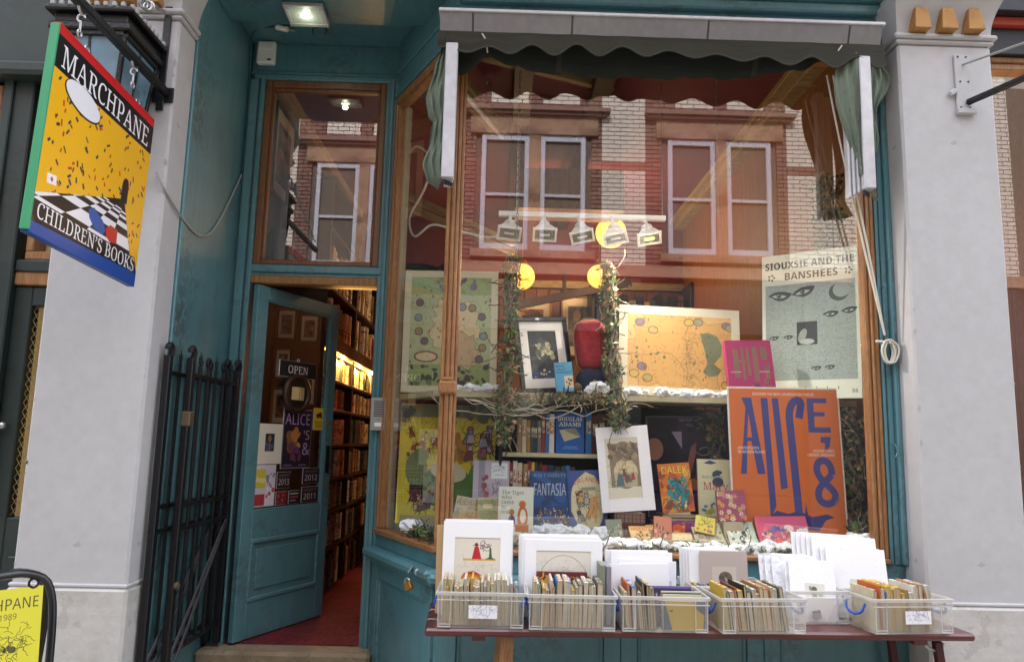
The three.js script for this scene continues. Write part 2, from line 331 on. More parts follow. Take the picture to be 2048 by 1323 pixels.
// ---------- rendered pilasters ----------
function pilaster(x0, x1, label) {
  const p = thing('rendered_pilaster', label, 'pilaster', [(x0 + x1) / 2, 0, -0.11], 'white pilasters framing the shop');
  const h = (x1 - x0) / 2;
  mesh('shaft', B(-h, h, 0.86, 3.86, -0.11, 0.11, 0.012), M.white, p);
  mesh('plinth', mg([B(-h - 0.012, h + 0.012, 0, 0.865, -0.11, 0.128, 0.014)]), M.plinth, p);
  mesh('plinth_cap', B(-h - 0.008, h + 0.008, 0.866, 0.884, -0.11, 0.122, 0.008), M.white, p);
  const cap = mesh('capital', mg([
    B(-h - 0.012, h + 0.012, 3.86, 3.885, -0.11, 0.124, 0.008), B(-h - 0.026, h + 0.026, 3.886, 3.915, -0.11, 0.14, 0.01),
    ...Array.from({ length: 12 }, (_, k) => { const e = (t) => 0.004 + 0.075 * t * t, a = e(k / 12), b = e((k + 1) / 12), y0 = 3.915 + k * 0.01525, y1 = y0 + 0.01525; const q = (d, y) => [V(-h - d * 0.5, y, 0.11 + d), V(h + d * 0.5, y, 0.11 + d), V(h + d * 0.5, y, -0.11), V(-h - d * 0.5, y, -0.11)]; const l = q(a, y0), u = q(b, y1); return flat([[l[0], l[1], u[1], u[0]], [l[1], l[2], u[2], u[1]], [l[3], l[0], u[0], u[3]]], V(0, y0, 0)); }),
    B(-h - 0.05, h + 0.05, 4.098, 4.125, -0.11, 0.2, 0.008), B(-h - 0.03, h + 0.03, 4.126, 4.62, -0.11, 0.17, 0.01)]), M.white, p);
  for (const u of [-0.155, -0.005, 0.142]) {                     // wedge blocks under the capital
    const x = u, w = 0.046, t = 0.03;
    const P = [[x - w, 3.918, 0.1], [x + w, 3.918, 0.1], [x + w, 3.918, 0.19], [x - w, 3.918, 0.19], [x - t, 4.035, 0.1], [x + t, 4.035, 0.1], [x + t, 4.045, 0.175], [x - t, 4.045, 0.175]].map((q) => V(...q));
    mesh('corbel_block', flat([[0, 1, 2, 3], [4, 5, 6, 7], [0, 1, 5, 4], [1, 2, 6, 5], [2, 3, 7, 6], [3, 0, 4, 7]].map((f) => f.map((i) => P[i])), V(x, 4, 0.14)), M.tan, cap);
  }
  const st = seed; seed = 11 + Math.round(x0 * 100) ** 2 % 97; const chips = [];       // flaked paint along the arrises
  for (let i = 0; i < 20; i++) { const sx = rnd() < 0.6 ? Math.sign(-x0) : -Math.sign(-x0), y = rr(0.9, 3.8), r = rr(0.002, 0.008) * (rnd() < 0.2 ? 1.8 : 1); chips.push(flat([Array.from({ length: 7 }, (_, k) => V(sx * (h - 0.0105) + r * Math.cos(k * 0.9) * rr(0.5, 1.1), y + r * 1.6 * Math.sin(k * 0.9) * rr(0.5, 1.2), 0.1108))], V(0, y, -1))); }
  stuff(mesh('paint_chips', mg(chips), std(0xadaaa8, 0.9), p)); seed = st;
  return p;
}
pilaster(-2.36, -1.797, 'white rendered pilaster behind the hanging sign and beside the iron gate');
pilaster(2.165, 2.69, 'white rendered pilaster on the side of the tall window and bracket arm');

// ---------- teal timber shopfront ----------
const shop = thing('timber_shopfront', 'teal painted timber shopfront with porch, splayed bay window and varnished frames', 'shopfront');
const sp = (name, geos, mat, parent) => mesh(name, Array.isArray(geos) ? mg(geos) : geos, mat, parent ?? shop);
sp('porch_wall', [B(-2.05, -1.786, 0.0, 4.62, -1.2, -0.222, 0.006)], M.teal);
sp('porch_soffit', [B(-1.786, -0.3, 4.345, 4.6, -1.2, -0.6), B(-1.786, -0.3, 4.25, 4.6, -0.66, -0.23, 0.008), B(-1.8, 2.17, 4.27, 4.62, -0.24, -0.03, 0.008)], M.teal);
sp('door_head_panel', [B(-1.78, -0.7, 4.13, 4.345, -1.16, -1.1), B(-1.78, -0.7, 4.10, 4.13, -1.16, -1.075, 0.008), B(-1.75, -0.74, 4.06, 4.10, -1.16, -1.06, 0.008)], M.teal);
{
  const fr = sp('door_frame', [B(-1.79, -1.68, 0.3, 4.06, -1.16, -1.08), B(-1.775, -1.715, 0.3, 4.06, -1.08, -1.055, 0.008), B(-1.70, -1.668, 0.3, 4.06, -1.16, -1.045, 0.006),
    B(-0.805, -0.73, 0.3, 4.06, -1.16, -1.03, 0.008), B(-0.79, -0.77, 0.3, 4.06, -1.03, -1.015, 0.005), B(-0.83, -0.8, 0.3, 4.06, -1.16, -1.06, 0.005), B(-1.69, -0.8, 2.695, 2.75, -1.16, -1.05, 0.008), B(-1.69, -0.8, 2.675, 2.695, -1.16, -1.065, 0.004)], M.teal);
  mesh('weather_strip', B(-1.668, -0.83, 2.622, 2.675, -1.15, -1.062, 0.005), std(0xb58a55, 0.6, { map: T.woodV }), fr);
}
{
  const w = new THREE.Group(); w.name = 'fanlight'; shop.add(w);
  const x0 = -1.668, x1 = -0.83, y0 = 2.752, y1 = 4.06;
  mesh('window_frame', mg([B(x0, x0 + 0.045, y0, y1, -1.14, -1.07, 0.006), B(x1 - 0.045, x1, y0, y1, -1.14, -1.07, 0.006), B(x0 + 0.045, x1 - 0.045, y1 - 0.05, y1, -1.14, -1.072, 0.006), B(x0 + 0.045, x1 - 0.045, y0, y0 + 0.035, -1.14, -1.072, 0.006),
    B(x0 + 0.045, x0 + 0.06, y0 + 0.035, y1 - 0.05, -1.13, -1.088, 0.004), B(x1 - 0.06, x1 - 0.045, y0 + 0.035, y1 - 0.05, -1.13, -1.088, 0.004), B(x0 + 0.06, x1 - 0.06, y1 - 0.068, y1 - 0.05, -1.13, -1.088, 0.004)]), M.woodDark, w);
  mesh('pane', B(x0 + 0.04, x1 - 0.04, y0 + 0.03, y1 - 0.05, -1.112, -1.11, 0.0004), M.glass, w);
}
// splayed side of the bay: local u runs from the door post to the front corner, n points out
const SA = V(-0.745, 0, -1.03), SB = V(-0.29, 0, -0.2), SL = SA.distanceTo(SB), sd = SB.clone().sub(SA).normalize();
const SM = new THREE.Matrix4().makeBasis(sd, V(0, 1, 0), V(-sd.z, 0, sd.x)).setPosition(SA);
const S = (...a) => { const g = B(...a); return g.applyMatrix4(SM); };
function moulded(F, u0, u1, y0, y1) {                     // a raised frame with an inner bead round a sunk panel
  return [F(u0, u0 + 0.085, y0, y1, -0.02, 0.022, 0.004), F(u1 - 0.085, u1, y0, y1, -0.02, 0.022, 0.004), F(u0 + 0.085, u1 - 0.085, y1 - 0.09, y1, -0.02, 0.0215, 0.004), F(u0 + 0.085, u1 - 0.085, y0, y0 + 0.12, -0.02, 0.0215, 0.004),
    F(u0 + 0.085, u0 + 0.105, y0 + 0.12, y1 - 0.09, -0.02, 0.012, 0.006), F(u1 - 0.105, u1 - 0.085, y0 + 0.12, y1 - 0.09, -0.02, 0.012, 0.006), F(u0 + 0.105, u1 - 0.105, y1 - 0.11, y1 - 0.09, -0.02, 0.0115, 0.006), F(u0 + 0.105, u1 - 0.105, y0 + 0.12, y0 + 0.14, -0.02, 0.0115, 0.006)];
}
const Fz = (u0, u1, y0, y1, n0, n1, c) => B(u0, u1, y0, y1, -0.2 + n0, -0.2 + n1, c);
sp('stall_riser', [S(0, SL, 0, 0.9, -0.06, 0), ...moulded(S, 0.01, SL - 0.03, 0, 0.865)], M.teal);
sp('stall_riser', [Fz(-0.29, 2.165, 0, 0.9, -0.08, 0), ...moulded(Fz, -0.27, 0.66, 0, 0.865), ...moulded(Fz, 0.662, 1.4, 0, 0.865), ...moulded(Fz, 1.402, 2.16, 0, 0.865)], M.teal);
sp('ledge', [S(-0.03, SL + 0.02, 0.895, 0.955, -0.02, 0.085, 0.02), S(0, SL, 0.862, 0.895, -0.02, 0.045, 0.012)], M.teal);
sp('ledge', [Fz(-0.34, 2.16, 0.88, 0.94, -0.02, 0.085, 0.02), Fz(-0.3, 2.16, 0.848, 0.88, -0.02, 0.045, 0.012)], M.teal);
sp('apron', [S(0, SL, 0.955, 1.03, -0.06, 0.008), Fz(-0.29, 2.16, 0.94, 1.03, -0.06, 0.008)], M.teal);
{
  const w = new THREE.Group(); w.name = 'side_window'; shop.add(w);
  mesh('sill', S(0.02, SL - 0.02, 1.031, 1.066, -0.06, 0.03, 0.008), M.woodH, w);
  mesh('window_frame', mg([S(0.01, 0.05, 1.066, 3.9, -0.05, 0.02, 0.006), S(0.052, 0.07, 1.066, 3.9, -0.045, 0.008, 0.005), S(0.02, SL - 0.02, 3.86, 3.92, -0.05, 0.02, 0.006), S(0.07, SL - 0.02, 3.84, 3.86, -0.045, 0.008, 0.005)]), M.wood, w);
  mesh('inner_lining', S(0.07, 0.105, 1.066, 3.84, -0.07, -0.03, 0.004), M.cream, w);
  mesh('pane', S(0.06, SL - 0.01, 1.06, 3.86, -0.022, -0.02, 0.0004), M.glass, w);
}
{
  const w = new THREE.Group(); w.name = 'front_window'; shop.add(w);
  mesh('sill', B(-0.3, 2.08, 1.031, 1.062, -0.26, -0.165, 0.008), M.woodH, w);
  mesh('window_frame', mg([B(2.005, 2.03, 1.062, 3.9, -0.25, -0.185, 0.005), B(2.031, 2.048, 1.062, 3.9, -0.25, -0.17, 0.005), B(2.049, 2.075, 1.062, 3.9, -0.25, -0.175, 0.006), B(-0.25, 2.005, 3.84, 3.92, -0.25, -0.175, 0.006)]), M.wood, w);
  const post = mesh('corner_post', mg([B(-0.318, -0.29, 1.035, 3.92, -0.245, -0.18, 0.008), B(-0.289, -0.268, 1.035, 3.92, -0.25, -0.168, 0.008), B(-0.267, -0.245, 1.035, 3.92, -0.25, -0.172, 0.008), B(-0.244, -0.228, 1.035, 3.92, -0.245, -0.185, 0.004)]), M.wood, w);
  mesh('clip', mg([B(-0.325, -0.225, 1.862, 1.935, -0.21, -0.15, 0.012), B(-0.31, -0.25, 1.935, 1.955, -0.2, -0.16, 0.006)]), M.wood, post);
  mesh('pane', B(-0.235, 2.015, 1.055, 3.85, -0.213, -0.211, 0.0004), M.glass, w);
}
sp('pilaster_moulding', [B(2.076, 2.166, 0.94, 4.27, -0.25, -0.19), B(2.08, 2.098, 1.03, 4.0, -0.19, -0.172, 0.006), B(2.105, 2.135, 1.03, 4.0, -0.19, -0.178, 0.005), B(2.136, 2.166, 1.03, 4.27, -0.19, -0.15, 0.008)], M.teal);
sp('fascia', [S(0, SL, 3.92, 4.4, -0.06, 0.005), S(0, SL, 3.925, 3.96, 0, 0.03, 0.008), S(0, SL, 4.1, 4.13, 0, 0.02, 0.006), B(-0.29, 2.166, 3.92, 4.3, -0.24, -0.15), B(-0.29, 2.166, 4.1, 4.16, -0.15, -0.1, 0.01), B(-0.29, 2.166, 4.16, 4.27, -0.15, -0.06, 0.01)], M.teal);
sp('cornice', [B(-1.795, 2.163, 4.46, 4.5, -0.03, 0.3, 0.01), B(-1.795, 2.163, 4.5, 4.62, -0.03, 0.55, 0.02)], M.teal);
struct('porch_step', mg([B(-1.786, -0.72, 0, 0.19, -1.06, -0.25), B(-1.786, -0.735, 0.19, 0.338, -1.2, -0.9, 0.02)]), M.stone);

// ---------- neighbouring shopfronts ----------
{
  const n = thing('neighbour_shopfront', 'dark green neighbouring shopfront with wire mesh door, behind the hanging sign', 'shopfront', [-2.9, 0, -0.35]);
  const L = (x0, x1, y0, y1, z0, z1, c) => B(x0 + 2.9, x1 + 2.9, y0, y1, z0, z1, c);
  mesh('post', mg([L(-2.92, -2.74, 0, 3.75, -0.1, 0.05, 0.008), L(-2.9, -2.85, 0, 3.75, 0.05, 0.07, 0.01)]), M.dgreen, n);
  mesh('fascia', mg([L(-5.2, -2.2, 3.7, 4.62, -0.2, 0.1), L(-5.2, -2.36, 3.62, 3.7, -0.2, 0.16, 0.02)]), M.dgreen, n);
  mesh('transom', mg([L(-2.74, -2.2, 2.5, 2.57, -0.1, 0.03, 0.008)]), M.dgreen, n);
  mesh('weather_strip', L(-2.74, -2.2, 2.425, 2.5, -0.1, 0.02, 0.006), M.wood, n);
  mesh('window_frame', mg([L(-2.7, -2.2, 2.571, 2.62, -0.1, 0.02, 0.006), L(-2.7, -2.655, 2.62, 3.62, -0.1, 0.02, 0.006)]), M.wood, n);
  mesh('window_frame', mg([L(-2.962, -2.922, 0.9, 3.6, -0.1, 0.04, 0.008), L(-5, -2.962, 3.55, 3.62, -0.1, 0.04, 0.008), L(-5, -2.962, 0.85, 0.9, -0.1, 0.04)]), M.wood, n);
  mesh('pane', L(-5, -2.96, 0.9, 3.56, -0.04, -0.038, 0.0004), M.glass, n);
  mesh('pane', L(-2.66, -2.2, 2.6, 3.62, -0.05, -0.048, 0.0004), M.glass, n);
  mesh('stall_riser', L(-5, -2.92, 0, 0.85, -0.1, 0), M.dgreen, n);
  mesh('door_frame', mg([L(-2.74, -2.64, 0.1, 2.42, -0.08, 0, 0.006), L(-2.64, -2.2, 2.31, 2.42, -0.08, 0, 0.006), L(-2.64, -2.2, 0.1, 1.15, -0.08, 0, 0.006), L(-2.6, -2.24, 0.5, 0.95, 0, 0.015, 0.012)]), M.dgreen, n);
  mesh('door_knob', new THREE.SphereGeometry(0.02, 14, 10).translate(0.2, 1.64, 0.03), M.steel, n);
  mesh('wall', mg([L(-5, -2.2, 0, 4.5, -1.2, -1.1), L(-2.3, -2.11, 0, 4.6, -1.2, -0.22)]), std(0xc2a667, 0.8, { map: T.mottle }), n);
  const w = [], k = 0.032;
  for (let i = -40; i < 40; i++) for (const s of [-1, 1]) {
    const y0 = 1.72 + i * k * 1.6, dx = 0.42; let a = [0.26, y0, -0.03], b = [0.26 + dx, y0 + s * dx * 1.6, -0.03];
    const cut = (p, q, Y) => p.map((v, j) => v + (q[j] - v) * (Y - p[1]) / (q[1] - p[1]));
    if (Math.max(a[1], b[1]) < 1.15 || Math.min(a[1], b[1]) > 2.31) continue;
    if (a[1] < 1.15) a = cut(a, b, 1.15); if (a[1] > 2.31) a = cut(a, b, 2.31); if (b[1] < 1.15) b = cut(a, b, 1.15); if (b[1] > 2.31) b = cut(a, b, 2.31);
    if (Math.abs(a[1] - b[1]) > 0.01) w.push(rod(a, b, 0.0018, 4));
  }
  stuff(mesh('wire_mesh', mg(w), std(0xb59a63, 0.5), n));
  mesh('blind', L(-2.68, -2.2, 1.36, 3.6, -0.24, -0.22), std(0xd8bc7c, 0.8, { map: T.mottle }), n); mesh('vent', mg([0, 1, 2, 3].map((k) => new THREE.TorusGeometry(0.03 + k * 0.022, 0.005, 5, 20).translate(0.42, 2.74, -0.07))), M.darkseam, n);
  mesh('shelf_goods', mg([L(-2.62, -2.3, 1.15, 1.36, -0.5, -0.3)]), std(0x8f2438, 0.7), n);
}
{
  const n = thing('neighbour_shopfront', 'navy neighbouring shopfront with red strip beyond the bracketed white pilaster', 'shopfront', [3.2, 0, -0.2]);
  const L = (x0, x1, y0, y1, z0, z1, c) => B(x0 - 3.2, x1 - 3.2, y0, y1, z0, z1, c), navy = phy(0x20242f, 0.45, { map: T.paint });
  mesh('fascia', mg([L(2.6, 6, 4.11, 4.62, -0.1, 0.16), L(2.6, 6, 3.9, 4.06, -0.1, 0.06)]), navy, n);
  mesh('red_strip', L(2.6, 6, 4.06, 4.11, -0.1, 0.1, 0.006), phy(0xb0402c, 0.45), n);
  mesh('window_frame', mg([L(2.6, 6, 3.87, 3.9, -0.08, 0.03, 0.006), L(2.6, 6, 3.83, 3.87, -0.08, 0.01, 0.006), L(2.66, 2.7, 0.8, 3.83, -0.08, 0.02)]), M.wood, n);
  mesh('pane', L(2.68, 6, 0.8, 3.84, -0.04, -0.038, 0.0004), M.glass, n);
  mesh('stall_riser', L(2.6, 6, 0, 0.8, -0.1, 0), navy, n);
  mesh('wall', mg([L(2.38, 6, 0, 4.5, -1.6, -1.5), L(2.37, 2.45, 0, 4.62, -1.6, -0.1)]), M.panel, n);
  const bulb = thing('spot_bulb', 'small glowing bulb inside the navy shop beyond the white pilaster', 'bulb', [3.24, 3.02, -0.9]);
  mesh('bulb', new THREE.SphereGeometry(0.03, 12, 8), std(0xffe2a8, 0.5, { emissive: col(0xffc878), emissiveIntensity: 6 }), bulb);
  const pl = new THREE.PointLight(0xffc880, 0.6, 0, 2); pl.castShadow = true; bulb.add(pl);
}

// ---------- folded canopy over the bay ----------
function sheet(nu, nv, f) {                               // smooth parametric surface
  const P = [], I = [], U = [];
  for (let i = 0; i <= nu; i++) for (let j = 0; j <= nv; j++) { const p = f(i / nu, j / nv); P.push(p.x, p.y, p.z); U.push(i / nu, j / nv); }
  for (let i = 0; i < nu; i++) for (let j = 0; j < nv; j++) { const a = i * (nv + 1) + j, b = a + nv + 1; I.push(a, b, a + 1, b, b + 1, a + 1); }
  const g = new THREE.BufferGeometry();
  g.setAttribute('position', new THREE.Float32BufferAttribute(P, 3)); g.setAttribute('uv', new THREE.Float32BufferAttribute(U, 2)); g.setIndex(I); g.computeVertexNormals();
  return g;
}
const bez = (pts, t) => { for (let i = 0; i + 1 < pts.length; i++) if (t <= pts[i + 1][0]) { const [a, b] = [pts[i], pts[i + 1]], k = (t - a[0]) / (b[0] - a[0]), s = k * k * (3 - 2 * k); return a[1] + (b[1] - a[1]) * s; } return pts[pts.length - 1][1]; };
{
  const c = thing('shop_canopy', 'folded green shop canopy with grey cassette and scalloped valance above the bay window', 'canopy', [0.8375, 3.849, 0.02]); c.scale.set(1.021, 1.021, 1);
  const W = (x, y, z) => V((x - 0.8375) / 1.021, (y - 3.849) / 1.021, z - 0.02);
  const X = (x) => x - 0.82, L = (x0, x1, y0, y1, z0, z1, q) => B(X(x0), X(x1), y0 - 3.8, y1 - 3.8, z0 - 0.1, z1 - 0.1, q);
  const xs = [-0.365, -0.19, 0.34, 1.07, 1.83, 2.01];
  mesh('top_lip', L(-0.372, 2.018, 3.868, 3.886, -0.065, 0.165, 0.003), M.alu, c);
  for (let i = 0; i + 1 < xs.length; i++) {               // cassette panels tilt back towards their lower edge
    const [a, b] = [X(xs[i]) + (i ? 0.005 : 0), X(xs[i + 1]) - 0.005], q = (z, y) => [a, b].map((x) => V(x, y - 3.8, z - 0.1));
    const [a1, b1] = q(0.155, 3.868), [a2, b2] = q(0.115, 3.77), [a3, b3] = q(-0.065, 3.868), [a4, b4] = q(-0.065, 3.77);
    mesh('cassette_panel', flat([[a1, b1, b2, a2], [a2, b2, b4, a4], [a3, b3, b4, a4], [a1, a2, a4, a3], [b1, b2, b4, b3], [a1, b1, b3, a3]], V((a + b) / 2, 0.02, -0.08)), M.cassette, c);
    if (i) mesh('panel_joint', barAlong([X(xs[i]), 0.064, 0.05], [X(xs[i]), -0.03, 0.012], 0.012, 0.01), M.darkseam, c);
  }
  const val = (x, v, off) => { const w = (0.023 + 0.006 * Math.sin(x * 4.3)) * Math.cos((x + 0.23 + 0.02 * Math.sin(x * 2.9)) / 0.245 * 2 * Math.PI), bot = 3.672 - w + 0.012 * Math.sin(x * 3); return V(X(x), 3.785 + (bot - 3.785) * v - 3.8, 0.115 + off + 0.02 * v + 0.006 * v * Math.sin(x * 21) - 0.1); };
  const v1 = sheet(150, 5, (u, v) => val(-0.375 + u * 2.4, v, 0.0025)), v2 = sheet(150, 5, (u, v) => val(-0.375 + u * 2.4, v, -0.0025));
  mesh('valance', mg([v1, v2]), M.canopy, c);
  mesh('valance_hem', tube(Array.from({ length: 151 }, (_, i) => val(-0.375 + i / 150 * 2.4, 1, 0.001)), 0.0045, 300, 5), std(0x3e3d34, 0.9), c);
  // slack fold of the cover hanging behind the valance, tied up at two points
  const low = [[-0.37, 3.63], [-0.26, 3.65], [-0.113, 3.757], [0.03, 3.70], [0.238, 3.66], [0.8, 3.652], [1.36, 3.68], [1.643, 3.735], [1.8, 3.793], [1.9, 3.745], [2.06, 3.66]];
  const fold = (x, v, o) => { const b = bez(low, x), t = v * Math.PI, sn = Math.sin(t); return W(x, 3.86 - (3.86 - b) * sn ** 0.7 + 0.005 * Math.sin(x * 40) * sn + 0.006 * Math.sin(x * 17 + v * 5) * sn, -0.095 - (0.05 + o) * Math.cos(t) + 0.01 * Math.sin(x * 9) * sn); };
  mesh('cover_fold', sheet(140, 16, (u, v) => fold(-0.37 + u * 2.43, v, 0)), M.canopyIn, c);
  for (const x of [0.27, 1.37]) mesh('cover_patch', sheet(2, 8, (u, v) => fold(x + u * 0.03, 0.52 + 0.36 * v, 0.003)), M.canopy, c);
  for (const [x, s] of [[-0.113, 1], [1.8, -1]]) mesh('tie_cord', tube([W(x - 0.03 * s, 3.81, 0.05), W(x - 0.01 * s, 3.78, 0.04), W(x, 3.75, -0.04)], 0.004, 12, 5), M.rope, c);
  // stacked aluminium hoops and the bunched cover at each end
  for (const [x, dx, y0, n] of [[-0.296, 0.064, 2.955, 2], [1.905, 0.062, 2.965, 3]]) {
    const top = 3.7;
    mesh('hoop_arm', L(x - dx / 2, x + dx / 2, y0, top, 0.085, 0.145, 0.005), M.alu, c);
    for (let k = 1; k < n + 1; k++) mesh('hoop_arm', x < 0 ? L(x - 0.025, x - 0.004 + 0.028, y0 - 0.008 * k, top, 0.085 - 0.03 * k, 0.083 - 0.03 * (k - 1), 0.004) : L(x - dx / 2 - 0.017 * k, x - dx / 2 - 0.017 * (k - 1) - 0.003, y0 - 0.01 * k, top, 0.03, 0.12 - 0.014 * k, 0.004), M.alu, c);
    for (let k = 0; k < 4; k++) mesh('hoop_end', new THREE.CylinderGeometry(0.008, 0.008, 0.02, 8).translate(X(x - 0.02 + k * 0.013), y0 - 3.8 - 0.014, 0.01 - k * 0.012), M.darkseam, c);
  }
  const edge = [[0, 0.0], [0.08, 0.035], [0.2, 0.075], [0.36, 0.115], [0.46, 0.1], [0.55, 0.07], [0.62, 0.08], [0.75, 0.085], [0.86, 0.115], [0.94, 0.09], [1, 0.03]];
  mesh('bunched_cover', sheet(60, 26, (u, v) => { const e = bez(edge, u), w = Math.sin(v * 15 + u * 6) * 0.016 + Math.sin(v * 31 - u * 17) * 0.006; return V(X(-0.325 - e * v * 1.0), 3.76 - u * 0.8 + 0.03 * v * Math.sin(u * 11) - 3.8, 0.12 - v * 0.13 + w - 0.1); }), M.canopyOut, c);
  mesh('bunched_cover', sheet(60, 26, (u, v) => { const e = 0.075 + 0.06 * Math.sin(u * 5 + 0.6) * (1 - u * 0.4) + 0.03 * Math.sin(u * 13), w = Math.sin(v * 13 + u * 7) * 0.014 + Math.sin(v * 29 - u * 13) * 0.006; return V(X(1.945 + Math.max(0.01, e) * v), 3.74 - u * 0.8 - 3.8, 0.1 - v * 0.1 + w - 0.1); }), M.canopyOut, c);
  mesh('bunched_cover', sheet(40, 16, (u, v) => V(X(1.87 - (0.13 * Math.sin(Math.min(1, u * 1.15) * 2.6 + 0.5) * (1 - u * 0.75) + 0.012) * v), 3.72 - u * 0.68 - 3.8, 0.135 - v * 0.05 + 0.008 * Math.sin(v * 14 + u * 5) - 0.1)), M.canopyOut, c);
}

// pull cords and their coil on the jamb
for (const [k, dx] of [[0, 0], [1, 0.035]]) tag(mesh('pull_cord', tube([[1.79 + dx, 3.69, -0.06], [1.86 + dx, 3.3, -0.08], [1.98 + dx * 0.6, 2.72, -0.11], [2.085, 2.24, -0.135]], 0.0055, 40, 6), M.rope), k ? 'white canopy cord nearer the window jamb' : 'white canopy cord farther from the window jamb', 'cord', 'cords of the canopy');
{
  const c = thing('cord_coil', 'coil of white cord hung on the teal window jamb', 'cord coil', [2.1, 2.15, -0.13]);
  for (let k = 0; k < 6; k++) mesh('cord_loop', tube(Array.from({ length: 13 }, (_, i) => { const a = i / 12 * 2 * Math.PI; return V((0.026 + 0.004 * k * (k % 2)) * Math.sin(a) + rr(-0.003, 0.003), 0.062 * Math.cos(a) + rr(-0.004, 0.004), -0.012 + k * 0.006); }), 0.0055, 36, 6), M.rope, c);
  mesh('cleat', mg([rod([-0.07, 0.055, 0.005], [0.03, 0.05, 0.005], 0.006), rod([0, 0.05, -0.03], [0, 0.05, 0.02], 0.006)]), M.whitePlastic, c);
}
tag(mesh('wall_hook', tube([[2.118, 1.655, -0.17], [2.118, 1.65, -0.145], [2.125, 1.61, -0.14], [2.108, 1.588, -0.138], [2.095, 1.605, -0.138]], 0.0045, 20, 6), M.teal), 'small teal painted hook low on the window jamb', 'hook');
tag(mesh('wall_hook', mg([rod([2.1, 2.512, -0.18], [2.1, 2.512, -0.135], 0.004), rod([2.1, 2.512, -0.137], [2.1, 2.526, -0.132], 0.004)]), M.teal), 'tiny teal peg above the coiled cord', 'hook');

// ---------- iron gate folded back along the porch wall ----------
function scroll(x, y, z, r, dir) { const p = []; for (let i = 0; i <= 22; i++) { const a = i / 22 * 4.6 - 1.57, q = r * (1 - 0.7 * i / 22); p.push(V(x, y + r + Math.cos(a + 1.57 + Math.PI) * q * -1 * -1, z + dir * (r * 0 + Math.sin(a + 1.57) * q))); } return tube(p, 0.017, 30, 7); }
function gateLeaf(x, z0, z1, label, knob) {
  const g = thing('iron_gate_leaf', label, 'gate', [x, 0.36, (z0 + z1) / 2], 'folded iron gate'), h = (z0 - z1) / 2;
  const Z = (t) => h - t * 2 * h, top = 1.58, r1 = 0.88, r2 = 0.755;
  for (const t of [0, 1]) { const st = mesh('stile', mg([B(-0.018, 0.018, 0, 1.67, Z(t) - 0.022, Z(t) + 0.022, 0.004)]), M.iron, g); mesh('scroll', scroll(0, 1.655, Z(t) - 0.03 + 0.03, 0.046, -1), M.iron, st); }
  for (const y of [top, r1, r2, 0.12]) mesh('rail', B(-0.009, 0.009, y - 0.012, y + 0.012, -h, h, 0.003), M.iron, g);
  for (const k of knob ? [1, 2, 3, 4, 5] : [1, 2, 3, 4]) {
    const z = Z(k / 6 + 0.01), b = mesh('bar', rod([0, 0.12, z], [0, 1.64, z], 0.0105, 8), M.iron, g);
    if (k % 2) mesh('finial', mg([new THREE.ConeGeometry(0.009, 0.075, 6).translate(0, 1.69, z), ...[-1, 1].map((s) => rod([0, 1.645, z], [0, 1.69, z + s * 0.026], 0.007, 6, 0.002))]), M.iron, b);
    else mesh('finial', new THREE.TorusGeometry(0.026, 0.008, 6, 16).rotateY(Math.PI / 2).translate(0, 1.668, z), M.iron, b);
  }
  for (const o of [0, 0.1]) mesh('brace', barAlong([0.014, 0.02 + o * 0.5, Z(0.06 - o)], [0.014, r2 - 0.02, Z(0.96 - o * 0.2)], 0.006, 0.028, 0.002), std(0x56565c, 0.45, { map: T.mottle }), g);
  if (knob) mesh('lock_lug', mg([new THREE.CylinderGeometry(0.02, 0.02, 0.03, 10).rotateZ(Math.PI / 2).translate(0.02, 0.47, Z(0)), B(-0.02, 0.03, 1.3, 1.38, Z(0) - 0.03, Z(0) + 0.03, 0.006)]), std(0x6a5c4c, 0.6, { map: T.stain }), g);
  return g;
}
gateLeaf(-1.752, -0.13, -1.0, 'black iron gate leaf close against the teal porch wall', false);
gateLeaf(-1.688, -0.27, -1.0, 'black iron gate leaf folded in front of its twin leaf', true);

